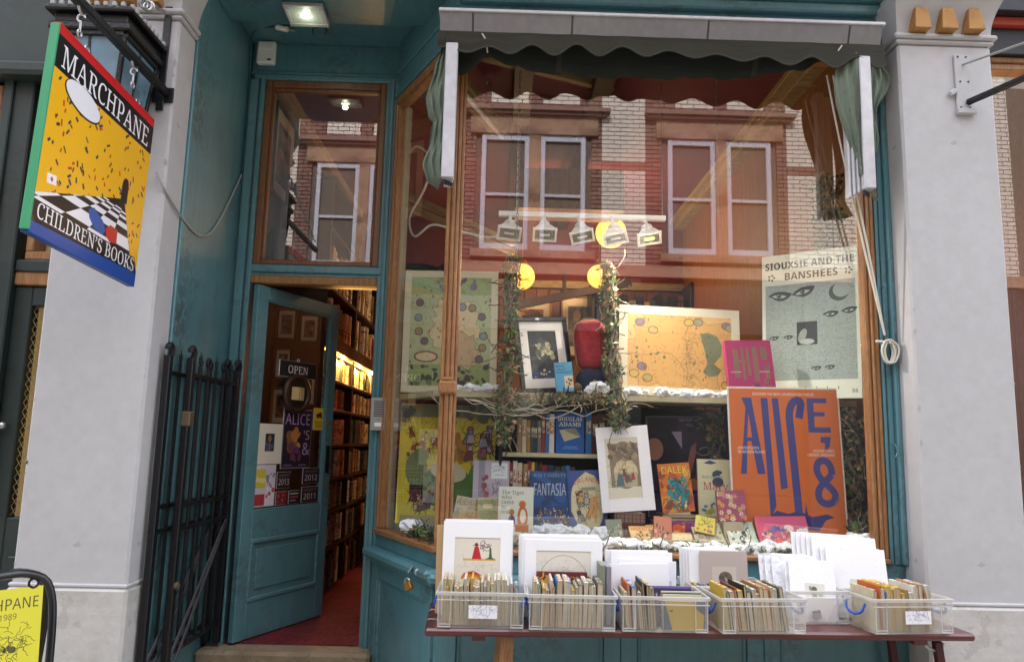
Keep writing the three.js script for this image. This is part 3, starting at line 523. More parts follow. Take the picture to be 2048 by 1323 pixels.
// ---------- hanging sign with its bracket ----------
{
  const s = thing('hanging_sign', 'square painted hanging sign with red, yellow and chequered picture on the white pilaster', 'sign', [-1.832, 2.36, 0.605]);
  s.rotation.x = -2.6 * D2R;
  const W = 0.85, Hh = 0.87;
  const art = canvasTex(1024, 1018, (x, w, h) => {
    fill(x, '#f0b41c', 0, 0, w, h); fill(x, '#c81f22', 0, 0, w, 42); fill(x, '#17161c', 0, 42, w, 170);
    txt(x, 'MARCHPANE', w / 2, 132, 158, '#f2f0f4', 'serif', 'center', 930);
    const st = seed; seed = 42;
    for (let i = 0; i < 135; i++) { x.save(); x.translate(rr(20, w - 20), rr(225, 860)); x.rotate(rr(-1.2, 1.2)); fill(x, pick(['#c4301c', '#1f2a55', '#2a2a28', '#b5431c', '#24304e']), -7, -16, rr(8, 15), rr(20, 36)); x.restore(); }
    seed = st;
    ell(x, '#23201c', 272, 262, 172, 72, 0.1); ell(x, '#eceaf0', 276, 256, 164, 67, 0.1);
    x.save(); x.beginPath(); x.moveTo(0, 836); x.lineTo(790, 580); x.lineTo(985, 1000); x.lineTo(0, 1000); x.clip();
    fill(x, '#141318', 0, 560, 1024, 460);
    const F = (u, v) => { const t = 1 / (1 + v); return [805 + (u - 805) * t, 555 + 430 * t]; };
    for (let a = -6; a < 7; a++) for (let b = 0; b < 9; b++) if ((a + b) & 1) { const v0 = 0.05 + b * 0.42, v1 = v0 + 0.42, u = (k) => 985 + k * 330 - 330; poly(x, '#eceaf0', [F(u(a), v0), F(u(a + 1), v0), F(u(a + 1), v1), F(u(a), v1)]); }
    x.restore();
    ell(x, '#17161c', 785, 520, 36, 58); fill(x, '#17161c', 749, 520, 72, 84);
    poly(x, '#2457a8', [[450, 760], [500, 735], [600, 775], [640, 815], [610, 850], [520, 838], [465, 800]]); poly(x, '#c22a26', [[640, 800], [680, 770], [760, 775], [765, 850], [690, 862], [645, 840]]);
    x.save(); x.translate(110, 735); x.rotate(-0.15); fill(x, '#efeef2', -38, -24, 76, 48); poly(x, '#b03050', [[0, -14], [12, 0], [0, 14], [-12, 0]]); x.restore();
    poly(x, '#17161c', [[0, 866], [985, 866], [1024, 950], [1024, 1018], [0, 1018]]); txt(x, "CHILDREN\u2019S BOOKS", w / 2, 910, 104, '#f2f0f4', 'serif', 'center', 960);
    poly(x, '#1d4a9a', [[0, 972], [w, 950], [w, h], [0, h]]);
  });
  const face = new THREE.PlaneGeometry(W, Hh).rotateY(Math.PI / 2).translate(0.0162, Hh / 2, 0);
  mesh('board', B(-0.015, 0.015, 0, Hh, -W / 2, W / 2, 0.002), std(0x8c8c90, 0.5), s);
  mesh('painted_face', face, phy(0xffffff, 0.35, { map: art, clearcoat: 0.3 }), s);
  mesh('edge_strip', B(-0.017, 0.0172, 0.0, Hh, W / 2 - 0.002, W / 2 + 0.012, 0.002), phy(0x3f9a6c, 0.4), s, 'green strip on the outer edge of the board');
  mesh('edge_strip', B(-0.017, 0.0172, Hh - 0.002, Hh + 0.01, -W / 2, W / 2, 0.002), phy(0xc02626, 0.4), s, 'red strip along the top edge');
  mesh('edge_strip', B(-0.017, 0.0172, -0.01, 0.002, -W / 2, W / 2, 0.002), phy(0x1d4a9a, 0.4), s, 'blue strip along the bottom edge');
  for (const z of [-0.27, 0.2]) mesh('eye_bolt', new THREE.TorusGeometry(0.016, 0.004, 6, 14).rotateY(Math.PI / 2).translate(0, Hh + 0.024, z), M.steel, s);
  const b = thing('sign_bracket', 'black iron bracket with twisted stay carrying the hanging sign', 'bracket', [-1.862, 3.43, 0]);
  mesh('wall_plate', mg([B(-0.02, 0.02, -0.1, 0.5, 0.002, 0.014, 0.003), B(-0.045, 0.07, -0.055, 0.03, 0.002, 0.012, 0.003)]), M.iron, b);
  mesh('arm', B(0.012, 0.048, -0.02, 0.02, 0.012, 1.15, 0.004), M.iron, b);
  const tw = []; for (let i = 0; i <= 60; i++) { const t = i / 60; tw.push(V(0.02 + 0.006 * Math.cos(i * 1.4), 0.44 - 0.36 * t + 0.006 * Math.sin(i * 1.4), 0.02 + 1.1 * t)); }
  mesh('stay', tube(tw, 0.007, 240, 5), M.steel, b);
  mesh('turnbuckle', mg([0, 1, 2].map((k) => new THREE.TorusGeometry(0.026, 0.007, 6, 16).rotateY(0.6 * k).translate(0.02, 0.345 - k * 0.008, 0.26 + k * 0.03))), M.steel, b);
  for (const z of [0.36, 0.83]) mesh('hook', mg([new THREE.TorusGeometry(0.03, 0.006, 6, 18).rotateY(Math.PI / 2).translate(0.03, -0.01, z), new THREE.TorusGeometry(0.016, 0.005, 6, 14, 5).translate(0.03, -0.06, z), rod([0.03, -0.075, z], [0.03, -0.125, z], 0.005), new THREE.TorusGeometry(0.015, 0.004, 6, 14).rotateY(Math.PI / 2).translate(0.03, -0.13, z)]), M.steel, b);
}
// lantern behind the sign
{
  const l = thing('wall_lantern', 'old black lantern with bluish panes behind the hanging sign', 'lantern', [-2.06, 3.2, 0.2]);
  const a = 0.17, b = 0.14, h = 0.36, pts = (w, y) => [[-w, y, w], [w, y, w], [w, y, -w], [-w, y, -w]];
  const lo = pts(b, 0.02), hi = pts(a, h);
  mesh('frame', mg([...[0, 1, 2, 3].map((k) => barAlong(lo[k], hi[k], 0.022, 0.022)), ...[0, 1, 2, 3].flatMap((k) => [barAlong(lo[k], lo[(k + 1) % 4], 0.024, 0.024), barAlong(hi[k], hi[(k + 1) % 4], 0.026, 0.03), barAlong([(lo[k][0] + lo[(k + 1) % 4][0]) / 2, 0.02, (lo[k][2] + lo[(k + 1) % 4][2]) / 2], [(hi[k][0] + hi[(k + 1) % 4][0]) / 2, h, (hi[k][2] + hi[(k + 1) % 4][2]) / 2], 0.012, 0.012)])]), M.iron, l);
  const bl = phy(0x7ea4c2, 0.12, { map: T.stain });
  for (let k = 0; k < 4; k++) { const p = [lo[k], lo[(k + 1) % 4], hi[(k + 1) % 4], hi[k]].map((q) => V(q[0] * 0.99, q[1], q[2] * 0.99)); mesh('pane', flat([p], V(0, 0.2, 0)), bl, l); }
  const roof = mesh('roof', mg([B(-0.2, 0.2, h + 0.01, h + 0.05, -0.2, 0.2, 0.008), B(-0.18, 0.18, h + 0.05, h + 0.1, -0.18, 0.18, 0.008), B(-0.215, 0.215, h + 0.1, h + 0.125, -0.215, 0.215, 0.008)]), M.iron, l);
  for (let k = 0; k < 9; k++) for (const z of [0]) mesh('fret', mg([B(-0.19 + k * 0.043, -0.168 + k * 0.043, h + 0.125, h + 0.15, 0.19, 0.21), B(0.19, 0.21, h + 0.125, h + 0.15, 0.168 - k * 0.043, 0.19 - k * 0.043)]), M.greyPlastic, roof);
  mesh('wall_arm', B(-0.03, 0.03, 0.1, 0.16, -0.2, -0.13), M.iron, l);
}
// cable sagging from the sign across the pilaster to the porch corner
tag(mesh('cable', tube([[-1.84, 2.98, 0.02], [-1.797, 2.9, 0.012], [-1.782, 2.79, -0.26], [-1.78, 2.77, -0.45], [-1.778, 2.84, -0.62], [-1.776, 3.1, -0.85], [-1.774, 3.35, -1.03]], 0.006, 60, 6), M.greyPlastic), 'grey cable sagging from the hanging sign along the teal porch wall', 'cable');
tag(mesh('cable', tube([[-1.776, 3.3, -1.04], [-1.77, 3.7, -1.04], [-1.774, 4.1, -1.03], [-1.74, 4.335, -0.95], [-1.55, 4.338, -0.86], [-1.42, 4.336, -0.84]], 0.005, 50, 6), std(0x1d4a54, 0.6)), 'thin teal painted cable climbing the porch corner to the soffit', 'cable');

// ---------- porch fittings ----------
{
  const a = thing('alarm_sensor', 'white plastic alarm box above the fanlight', 'alarm', [-1.68, 4.17, -1.095]);
  mesh('case', B(-0.065, 0.065, 0, 0.17, 0, 0.05, 0.012), M.whitePlastic, a); mesh('cover', B(-0.05, 0.05, 0.1, 0.155, 0.046, 0.056, 0.006), M.whitePlastic, a); mesh('lens', B(0.015, 0.04, 0.02, 0.033, 0.05, 0.0525, 0.001), M.black, a);
  const j = thing('junction_connector', 'small white cable connector on the porch soffit', 'connector', [-1.52, 4.325, -0.86]);
  mesh('body', cbox(0.09, 0.035, 0.035, 0.01).clone().rotateY(0.4), M.whitePlastic, j); mesh('plug', rod([0.04, 0, -0.02], [0.075, 0.008, -0.035], 0.009), M.greyPlastic, j);
  const f = thing('floodlight', 'lit floodlight fixed under the porch beam', 'floodlight', [-1.26, 4.2, -0.5]);
  mesh('housing', mg([B(-0.09, 0.09, 0.03, 0.07, -0.08, 0.06, 0.01), B(-0.07, 0.07, 0.05, 0.12, -0.05, 0.03)]), M.black, f);
  mesh('bezel', mg([B(-0.125, 0.125, 0.004, 0.03, 0.065, 0.1, 0.005), B(-0.125, 0.125, 0.004, 0.03, -0.11, -0.075, 0.005), B(-0.125, -0.095, 0.005, 0.029, -0.075, 0.065, 0.005), B(0.095, 0.125, 0.005, 0.029, -0.075, 0.065, 0.005)]), M.greyPlastic, f);
  mesh('lamp_glass', B(-0.096, 0.096, 0.006, 0.02, -0.076, 0.066, 0.001), std(0x7c8078, 0.25, { emissive: col(0xdfe8c8), emissiveIntensity: 0.05 }), f);
  mesh('lamp_tube', new THREE.CapsuleGeometry(0.012, 0.05, 4, 8).rotateZ(Math.PI / 2).translate(0, 0.008, 0), std(0xffffff, 0.5, { emissive: col(0xf0ffd8), emissiveIntensity: 2 }), f);
  const fl = new THREE.PointLight(0xf4ffe0, 0.02, 0, 2); fl.position.set(0, -0.025, 0); fl.castShadow = true; f.add(fl);
  f.rotation.x = -0.1;
  mesh('cable_ring', new THREE.TorusGeometry(0.045, 0.005, 6, 18).translate(0.03, 0.06, -0.22), M.darkseam, f);
  const i = thing('intercom', 'grey metal intercom panel on the teal door post', 'intercom', [-0.765, 1.67, -1.012]);
  mesh('plate', B(-0.052, 0.052, 0, 0.21, 0, 0.03, 0.005), std(0xa9a9a6, 0.4, { metalness: 0.5 }), i);
  for (let k = 0; k < 9; k++) mesh('speaker_slot', B(-0.03, 0.03, 0.09 + k * 0.0115, 0.096 + k * 0.0115, 0.029, 0.0312, 0.0004), M.darkseam, i);
  mesh('badge', new THREE.CylinderGeometry(0.01, 0.01, 0.004, 14).rotateX(Math.PI / 2).translate(0, 0.072, 0.031), M.greyPlastic, i); mesh('call_button', B(-0.022, 0.022, 0.025, 0.05, 0.029, 0.035, 0.003), M.whitePlastic, i);
  const p = thing('padlock', 'brass padlock hanging from a hasp on the teal window ledge', 'padlock', [-0.445, 0.86, -0.245]);
  p.rotation.set(0, -0.7, 0.55);
  mesh('body', cbox(0.05, 0.045, 0.024, 0.004), M.brass, p); mesh('shackle', new THREE.TorusGeometry(0.018, 0.005, 8, 18, Math.PI).translate(0, 0.022, 0), M.steel, p);
  const h = thing('hasp', 'steel hasp and staple screwed to the window ledge corner', 'hasp', [-0.4, 0.93, -0.25]);
  mesh('staple', new THREE.TorusGeometry(0.016, 0.006, 6, 16).rotateY(0.8), M.steel, h); mesh('strap', barAlong([-0.03, 0.03, -0.03], [-0.055, -0.01, -0.03], 0.008, 0.03), M.steel, h);
  mesh('bar', barAlong([0.01, 0.005, 0.01], [0.16, 0, 0.12], 0.02, 0.012, 0.004), M.teal, h);
}
// bracket on the far pilaster
{
  const b = thing('wall_bracket', 'white painted bracket plate with dark sign arm on the far white pilaster', 'bracket', [2.51, 3.5, 0.002]);
  mesh('plate', mg([B(-0.04, 0.045, -0.02, 0.3, 0, 0.012, 0.003), B(-0.045, 0.06, -0.05, -0.02, 0, 0.03, 0.003)]), M.white, b);
  mesh('ear', cbox(0.045, 0.03, 0.02, 0.006).clone().rotateZ(0.6).translate(-0.06, 0.075, 0.015), M.white, b);
  for (const [x, y] of [[-0.02, 0.285], [0.025, 0.285], [-0.015, 0.14], [0.03, 0.14], [-0.02, -0.01], [0.03, -0.01]]) mesh('screw', new THREE.CylinderGeometry(0.005, 0.005, 0.004, 8).rotateX(Math.PI / 2).translate(x, y, 0.0135), M.darkseam, b);
  mesh('arm', barAlong([0.02, 0.02, 0.01], [0.33, 0.02, 0.8], 0.028, 0.028), M.iron, b);
  mesh('stay', rod([0.005, 0.24, 0.01], [0.33, 0.14, 0.8], 0.006), M.greyPlastic, b);
  mesh('ring', new THREE.TorusGeometry(0.018, 0.004, 6, 14).rotateY(0.5).translate(0.18, -0.012, 0.42), M.greyPlastic, b);
}

// ---------- shop door, standing open into the shop ----------
const doorRoot = thing('shop_door', 'teal half-glazed shop door standing open into the shop', 'door', [-1.615, 0.352, -1.03]);
doorRoot.rotation.y = 65.5 * D2R;
{
  const d = doorRoot, w = 0.875, h = 2.255, y = (v) => v - 0.352, t = 0.022;
  mesh('stile', B(0, 0.095, 0, h, -t, t, 0.004), M.teal, d); mesh('stile', B(w - 0.09, w, 0, h, -t, t, 0.004), M.teal, d);
  mesh('top_rail', B(0.095, w - 0.09, y(2.52), h, -t + 0.001, t - 0.001, 0.004), M.teal, d);
  mesh('lock_rail', B(0.095, w - 0.09, y(0.96), y(1.138), -t + 0.001, t - 0.001, 0.004), M.teal, d);
  mesh('bottom_rail', B(0.095, w - 0.09, 0, y(0.58), -t + 0.001, t - 0.001, 0.004), M.teal, d);
  mesh('panel', mg([B(0.095, w - 0.09, y(0.58), y(0.96), -0.012, 0.008), B(0.165, w - 0.16, y(0.645), y(0.895), 0.004, 0.017, 0.012)]), M.teal, d);
  mesh('panel_moulding', mg([B(0.095, w - 0.09, y(0.935), y(0.965), 0.01, 0.03, 0.009), B(0.095, w - 0.09, y(0.575), y(0.605), 0.01, 0.03, 0.009), B(0.09, 0.12, y(0.605), y(0.935), 0.01, 0.0295, 0.009), B(w - 0.115, w - 0.085, y(0.605), y(0.935), 0.01, 0.0295, 0.009)]), M.teal, d);
  mesh('glazing_bead', mg([B(0.095, w - 0.09, y(1.138), y(1.152), 0, 0.018, 0.004), B(0.095, w - 0.09, y(2.506), y(2.52), 0, 0.018, 0.004), B(0.095, 0.109, y(1.152), y(2.506), 0, 0.0175, 0.004), B(w - 0.104, w - 0.09, y(1.152), y(2.506), 0, 0.0175, 0.004)]), M.teal, d);
  mesh('pane', B(0.09, w - 0.085, y(1.13), y(2.525), -0.001, 0.001, 0.0003), M.doorGlass, d);
  mesh('handle', mg([B(w - 0.065, w - 0.025, y(1.36), y(1.56), t - 0.001, t + 0.006, 0.003), rod([w - 0.045, y(1.4), t], [w - 0.045, y(1.4), t + 0.04], 0.006), rod([w - 0.045, y(1.52), t], [w - 0.045, y(1.52), t + 0.04], 0.006), rod([w - 0.045, y(1.39), t + 0.04], [w - 0.045, y(1.53), t + 0.04], 0.008)]), M.iron, d);
  mesh('lock', mg([new THREE.CylinderGeometry(0.016, 0.016, 0.012, 14).rotateX(Math.PI / 2).translate(w - 0.045, y(1.72), t), new THREE.CylinderGeometry(0.012, 0.012, 0.012, 12).rotateX(Math.PI / 2).translate(w - 0.045, y(1.27), t)]), M.brass, d);
}
// papers and signs behind the door glass: placed in the door's own plane
const dM = new THREE.Matrix4().makeRotationY(65.5 * D2R).setPosition(-1.615, 0, -1.03);
function onDoor(name, label, cat, u0, u1, y0, y1, tex, off = 0.004, th = 0.002, group) {
  const p = V((u0 + u1) / 2, (y0 + y1) / 2, off).applyMatrix4(dM), o = thing(name, label, cat, [p.x, p.y, p.z], group);
  o.rotation.y = 65.5 * D2R;
  mesh('sheet', cbox(u1 - u0, y1 - y0, th, 0.0004), M.card, o);
  mesh('print', new THREE.PlaneGeometry(u1 - u0 - 0.002, y1 - y0 - 0.002).translate(0, 0, th / 2 + 0.0006), std(0xffffff, 0.6, { map: tex }), o);
  return o;
}
{
  const o = onDoor('open_sign', 'black OPEN sign hanging inside the door glass', 'sign', 0.265, 0.655, 2.03, 2.14, canvasTex(320, 96, (x, w, h) => { fill(x, '#1b1b1e', 0, 0, w, h); txt(x, 'OPEN', w / 2, h / 2 + 3, 66, '#e8e6e2', 'serif'); }), 0.006, 0.006);
  mesh('suction_cup', new THREE.CylinderGeometry(0.012, 0.014, 0.006, 12).rotateX(Math.PI / 2).translate(0, 0.064, 0), M.greyPlastic, o);
  const wr = V(0.443, 1.915, 0.026).applyMatrix4(dM), r = thing('round_plaque', 'round dark plaque with a carved open book under the OPEN sign', 'plaque', [wr.x, wr.y, wr.z]);
  r.rotation.y = 65.5 * D2R;
  mesh('ring', new THREE.TorusGeometry(0.12, 0.022, 8, 28), std(0x3a2418, 0.5), r); mesh('disc', new THREE.CylinderGeometry(0.11, 0.11, 0.012, 24).rotateX(Math.PI / 2), std(0x1c1712, 0.6), r);
  for (const s of [-1, 1]) mesh('book_page', cbox(0.062, 0.09, 0.008, 0.002).clone().rotateY(s * 0.25).translate(s * 0.034, 0, 0.014), std(0xc9b27c, 0.7), r);
  onDoor('door_poster', 'dark purple poster with lilac lettering on the door glass', 'poster', 0.345, 0.655, 1.40, 1.81, canvasTex(220, 320, (x, w, h) => {
    fill(x, '#1d1626', 0, 0, w, h); x.strokeStyle = '#8a7f98'; x.lineWidth = 3; x.strokeRect(5, 5, w - 10, h - 10);
    txt(x, 'ALICE', w / 2, 55, 84, '#b79ac8', 'sans-serif', 'center', 190); txt(x, "'S", 180, 140, 70, '#c9a3c0'); txt(x, '&', 180, 215, 90, '#b79ac8');
    blobs(x, ['#b9783c', '#8a5a34', '#c98f4c'], 9, 50, 110, 80, 120, 10, 30); blobs(x, ['#5a3a6c', '#6c3f55'], 8, 30, 200, 120, 80, 8, 24); fill(x, '#9a8aa8', 20, 300, 60, 4); fill(x, '#9a8aa8', 130, 300, 60, 4);
  }));
  onDoor('warning_sticker', 'yellow camera warning sticker at the edge of the door glass', 'sticker', 0.665, 0.79, 1.67, 1.83, canvasTex(96, 128, (x, w, h) => { fill(x, '#d9b920', 0, 0, w, h); poly(x, '#1c1a14', [[20, 40], [62, 22], [74, 42], [34, 62]]); poly(x, '#1c1a14', [[60, 40], [78, 52], [70, 62], [52, 50]]); txt(x, 'WARNING', w / 2, 84, 16, '#1c1a14'); fill(x, '#6a5c18', 16, 98, 64, 4); fill(x, '#6a5c18', 22, 108, 52, 4); }));
  onDoor('mounted_print', 'small dark portrait in a wide cream mount on the door glass', 'print', 0.1, 0.345, 1.435, 1.70, canvasTex(128, 140, (x, w, h) => { fill(x, '#d8d2c2', 0, 0, w, h); fill(x, '#20242c', 42, 34, 46, 62); ell(x, '#8a6a50', 64, 52, 9, 12); blobs(x, ['#3a4a68', '#51607c', '#6a5a4a'], 6, 48, 64, 34, 26, 4, 10); }));
  onDoor('leaflet', 'pale shopping leaflet with a yellow corner on the door glass', 'leaflet', 0.1, 0.305, 1.16, 1.43, canvasTex(150, 200, (x, w, h) => { fill(x, '#c9c4d0', 0, 0, w, h); fill(x, '#c9b93a', 0, 20, 80, 90); txt(x, 'Shopping', 60, 70, 34, '#f2efe2', 'sans-serif', 'center', 110); fill(x, '#a83236', 0, 140, 80, 55); fill(x, '#d8d2da', 85, 110, 60, 84); blobs(x, ['#e2dde6', '#8a7f98', '#b05058'], 10, 80, 20, 60, 160, 4, 14); }));
  const yr = (s, c) => canvasTex(128, 90, (x, w, h) => { fill(x, c, 0, 0, w, h); txt(x, s, w / 2, h * 0.62, 46, '#c9c2c8'); fill(x, '#7a5a62', 14, 14, 100, 5); fill(x, '#5c4a52', 14, 24, 70, 4); });
  onDoor('year_sticker', 'dark award sticker reading 2012 on the door glass', 'sticker', 0.585, 0.77, 1.29, 1.4, yr('2012', '#241a26'));
  onDoor('year_sticker', 'dark award sticker reading 2011 at the foot of the door glass', 'sticker', 0.585, 0.77, 1.16, 1.27, yr('2011', '#2c1a22'));
  onDoor('year_sticker', 'small dark award sticker reading 2013 on the door glass', 'sticker', 0.32, 0.46, 1.27, 1.38, yr('2013', '#20181e'));
  onDoor('shop_sticker', 'red membership sticker low on the door glass', 'sticker', 0.32, 0.43, 1.16, 1.25, canvasTex(96, 80, (x, w, h) => { fill(x, '#7c1f2c', 0, 0, w, h); blobs(x, ['#c05058', '#d8c8c4', '#40141c'], 12, 8, 8, 80, 64, 3, 9); }));
  onDoor('shop_sticker', 'black and pale membership sticker low on the door glass', 'sticker', 0.45, 0.565, 1.16, 1.25, canvasTex(96, 80, (x, w, h) => { fill(x, '#1a1618', 0, 0, w, h); fill(x, '#b8b0ac', 12, 14, 72, 8); fill(x, '#a83c44', 12, 34, 72, 10); fill(x, '#8a827e', 12, 56, 52, 8); }));
}

// ---------- inside the shop ----------
// bookcase along the left wall, seen through the open doorway
const caseY = [0.345, 0.715, 1.013, 1.283, 1.563, 1.857, 2.101, 2.36, 2.84, 3.3];
{
  const c = thing('bookcase', 'tall dark bookcase along the wall behind the open door', 'bookcase', [-1.56, 0.346, -3.45]);
  const L = (x0, x1, y0, y1, z0, z1) => B(x0 + 1.56, x1 + 1.56, y0 - 0.346, y1 - 0.346, z0 + 3.45, z1 + 3.45, 0.004);
  for (const z of [-2.02, -3.25, -4.84]) mesh('upright', L(-1.77, -1.38, 0.346, 3.72, z - 0.03, z), M.shelfDark, c);
  for (const y of caseY.slice(1)) mesh('shelf', L(-1.77, -1.375, y - 0.028, y, -4.84, -2.02), M.shelfDark, c);
  mesh('back_board', L(-1.774, -1.765, 0.346, 3.72, -4.84, -2.02), M.shelfDark, c);
  mesh('top_board', L(-1.77, -1.36, 3.68, 3.72, -4.86, -2.0), M.shelfDark, c);
  mesh('pelmet', L(-1.39, -1.37, 2.33, 2.45, -4.84, -2.02), M.shelfDark, c);
  const strip = thing('shelf_strip_light', 'glowing strip light under a shelf of the tall bookcase', 'strip light', [-1.4, 2.32, -3.45]);
  mesh('diffuser', cbox(0.02, 0.012, 2.7, 0.003), std(0xffd890, 0.5, { emissive: col(0xffb040), emissiveIntensity: 4 }), strip);
  for (const z of [-0.9, -0.2, 0.6]) { const l = new THREE.PointLight(0xffbe6a, 0.5, 0, 2); l.position.set(0.02, -0.03, z); l.castShadow = true; strip.add(l); }
}
const bookCols = { tan: 0xa8875c, cream: 0xd8cba8, brown: 0x6a452c, maroon: 0x5c1e26, navy: 0x25304e, green: 0x33493a, grey: 0x77736c, red: 0x8e2c2a, black: 0x232022, ochre: 0xa87c30, white: 0xdedad2, blue: 0x2f6fae, orange: 0xc8642a, yellow: 0xd8b43c, pink: 0xc86a86, teal: 0x3f7f86, lilac: 0x9a90a8 };
const bookMat = {}; for (const k in bookCols) bookMat[k] = std(bookCols[k], 0.6, { map: T.mottle });
const labelTex = (bg, fg) => canvasTex(32, 96, (x, w, h) => { fill(x, bg, 0, 0, w, h); x.save(); x.translate(w / 2, h / 2); x.rotate(Math.PI / 2); squiggle(x, fg, 12, 76, 6, 4, 4, -42, -5); x.restore(); fill(x, fg, 4, 3, w - 8, 3); fill(x, fg, 4, h - 6, w - 8, 3); });
const labelMat = [std(0xffffff, 0.6, { map: labelTex('#8a4a3a', '#e8d8b0') }), std(0xffffff, 0.6, { map: labelTex('#d0c4a4', '#3a3430') })];
// upright book, spine towards +z, origin at the middle of its foot: cover and page block
function bookParts(parent, t, h, d, cn, pages = M.page, hard = 0.0025) {
  const c = Math.min(hard, t * 0.2);
  mesh('cover', mg([B(-t / 2, -t / 2 + c, 0, h, -d / 2, d / 2, 0.0006), B(t / 2 - c, t / 2, 0, h, -d / 2, d / 2, 0.0006), B(-t / 2 + c, t / 2 - c, 0, h, d / 2 - c, d / 2, 0.0006)]), bookMat[cn], parent);
  mesh('page_block', B(-t / 2 + c, t / 2 - c, 0.003, h - 0.003, -d / 2 + 0.004, d / 2 - c, 0.0006), pages, parent);
  mesh('title_label', new THREE.PlaneGeometry(t * 0.72, h * 0.3).translate(0, h * 0.64, d / 2 + 0.0006), labelMat[['cream', 'white', 'tan', 'yellow'].includes(cn) ? 0 : 1], parent);
}
const spineBox = cbox(1, 1, 1, 0.02);
const spineTex = [0, 1, 2, 3].map((k) => { const t = canvasTex(64, 128, (x, w, h) => { fill(x, '#ffffff', 0, 0, w, h); const d = ['#4a3a2a', '#f8f0d8', '#2a2a30', '#c8a860'][k]; x.globalAlpha = 0.75; fill(x, d, 0, 16, w, 5); fill(x, d, 0, 104, w, 5); if (k % 2) fill(x, d, 4, 34, w - 8, 34); squiggle(x, k % 2 ? '#3a3028' : d, 16, 40, 24, 4, 4, 12, 38); if (k > 1) fill(x, d, 10, 82, w - 20, 8); x.globalAlpha = 1; }); t.wrapS = t.wrapT = THREE.RepeatWrapping; t.offset.set(0.5, 0.5); return t; });
const spineMat = {}; Object.keys(bookCols).forEach((k, i) => { spineMat[k] = std(bookCols[k], 0.6, { map: spineTex[i % 4] }); });
{
  const names = ['tan', 'cream', 'brown', 'grey', 'navy', 'green', 'tan', 'red', 'ochre', 'tan', 'cream', 'cream', 'white', 'white', 'grey'];
  const rowName = ['lowest', 'second', 'third', 'fourth', 'fifth', 'sixth', 'lamplit seventh', 'eighth', 'ninth'];
  for (let s = 0; s < 9; s++) {
    let z = -2.3, k = 0; const y0 = caseY[s] + 0.001, room = caseY[s + 1] - caseY[s] - 0.03;
    while (z > -4.7) {
      const t = s === 4 && k > 6 ? rr(0.1, 0.2) : rr(0.045, 0.085), h = room * rr(0.74, 0.95);
      if (z - t < -3.21 && z > -3.28) { z = -3.29; continue; }
      if (z - t < -4.82) break;
      const cn = pick(names), o = mesh('shelved_book', spineBox, spineMat[cn]);
      k++; o.scale.set(rr(0.18, 0.24), h, t * 0.94); if (rnd() < 0.07) z -= rr(0.05, 0.12); o.position.set(-1.51 + rr(-0.03, 0.01), y0 + h / 2, z - t / 2); o.rotation.x = rnd() < 0.12 ? 0.05 : 0;
      tag(o, `${cn} book, ${ord(k)} from the door on the bookcase's ${rowName[s]} shelf`, 'book', 'books in the bookcase behind the door');
      z -= t + 0.003;
    }
  }
}
function framed(label, x, y, z, w, h, ry, frameMat, tex, cat = 'framed picture') {
  const o = thing('framed_picture', label, cat, [x, y, z]); o.rotation.y = ry; const f = 0.022;
  mesh('frame', mg([B(-w / 2, w / 2, 0, f, 0, 0.025), B(-w / 2, w / 2, h - f, h, 0, 0.025), B(-w / 2, -w / 2 + f, f, h - f, 0, 0.0245), B(w / 2 - f, w / 2, f, h - f, 0, 0.0245)]), frameMat, o);
  mesh('picture', new THREE.PlaneGeometry(w - 2 * f, h - 2 * f).translate(0, h / 2, 0.008), std(0xffffff, 0.5, { map: tex }), o);
  mesh('pane', B(-w / 2 + f, w / 2 - f, f, h - f, 0.011, 0.012, 0.0002), M.doorGlass, o);
  return o;
}
const dimArt = (bg, cols, sd) => canvasTex(96, 120, (x, w, h) => { const st = seed; seed = sd; fill(x, '#d8ceb8', 0, 0, w, h); fill(x, bg, 16, 18, w - 32, h - 36); blobs(x, cols, 14, 22, 26, w - 44, h - 52, 4, 14); seed = st; });
const artA = dimArt('#5a4636', ['#2c2420', '#8a6a4a', '#a88a62'], 3), artB = dimArt('#3a3c44', ['#22242a', '#6a6c72', '#8a7a62'], 5), artC = dimArt('#8a5a3a', ['#5c2c1c', '#c08a4a', '#40302a'], 9);
framed('black framed picture high on the bookcase end behind the door glass', -1.68, 2.36, -2.015, 0.17, 0.26, 0, M.black, artB);
framed('black framed picture below the highest one on the bookcase end', -1.69, 2.05, -2.015, 0.15, 0.26, 0, M.black, artA);
framed('gilt framed picture on the bookcase end behind the cream mounted portrait', -1.68, 1.7, -2.015, 0.17, 0.3, 0, M.brass, artC);
framed('wide framed picture on the bookcase end above the OPEN sign', -1.5, 2.34, -2.015, 0.17, 0.24, 0, M.shelfDark, artC);
framed('dark framed picture on the bookcase end behind the round plaque', -1.5, 1.85, -2.015, 0.18, 0.32, 0, M.black, artB);
framed('large framed print on the wood wall seen through the fanlight', -1.773, 3.45, -1.9, 0.55, 0.72, Math.PI / 2, M.shelfDark, artB);
framed('gilt framed picture on the back wall behind the black framed print', 0.35, 2.72, -4.86, 0.5, 0.55, 0, M.brass, artC);
framed('gilt framed picture on the back wall between the ivy garlands', 0.92, 2.62, -4.86, 0.42, 0.72, 0, M.brass, artA);
framed('small dark framed picture on the back wall', 1.42, 2.8, -4.86, 0.34, 0.4, 0, M.black, artB);
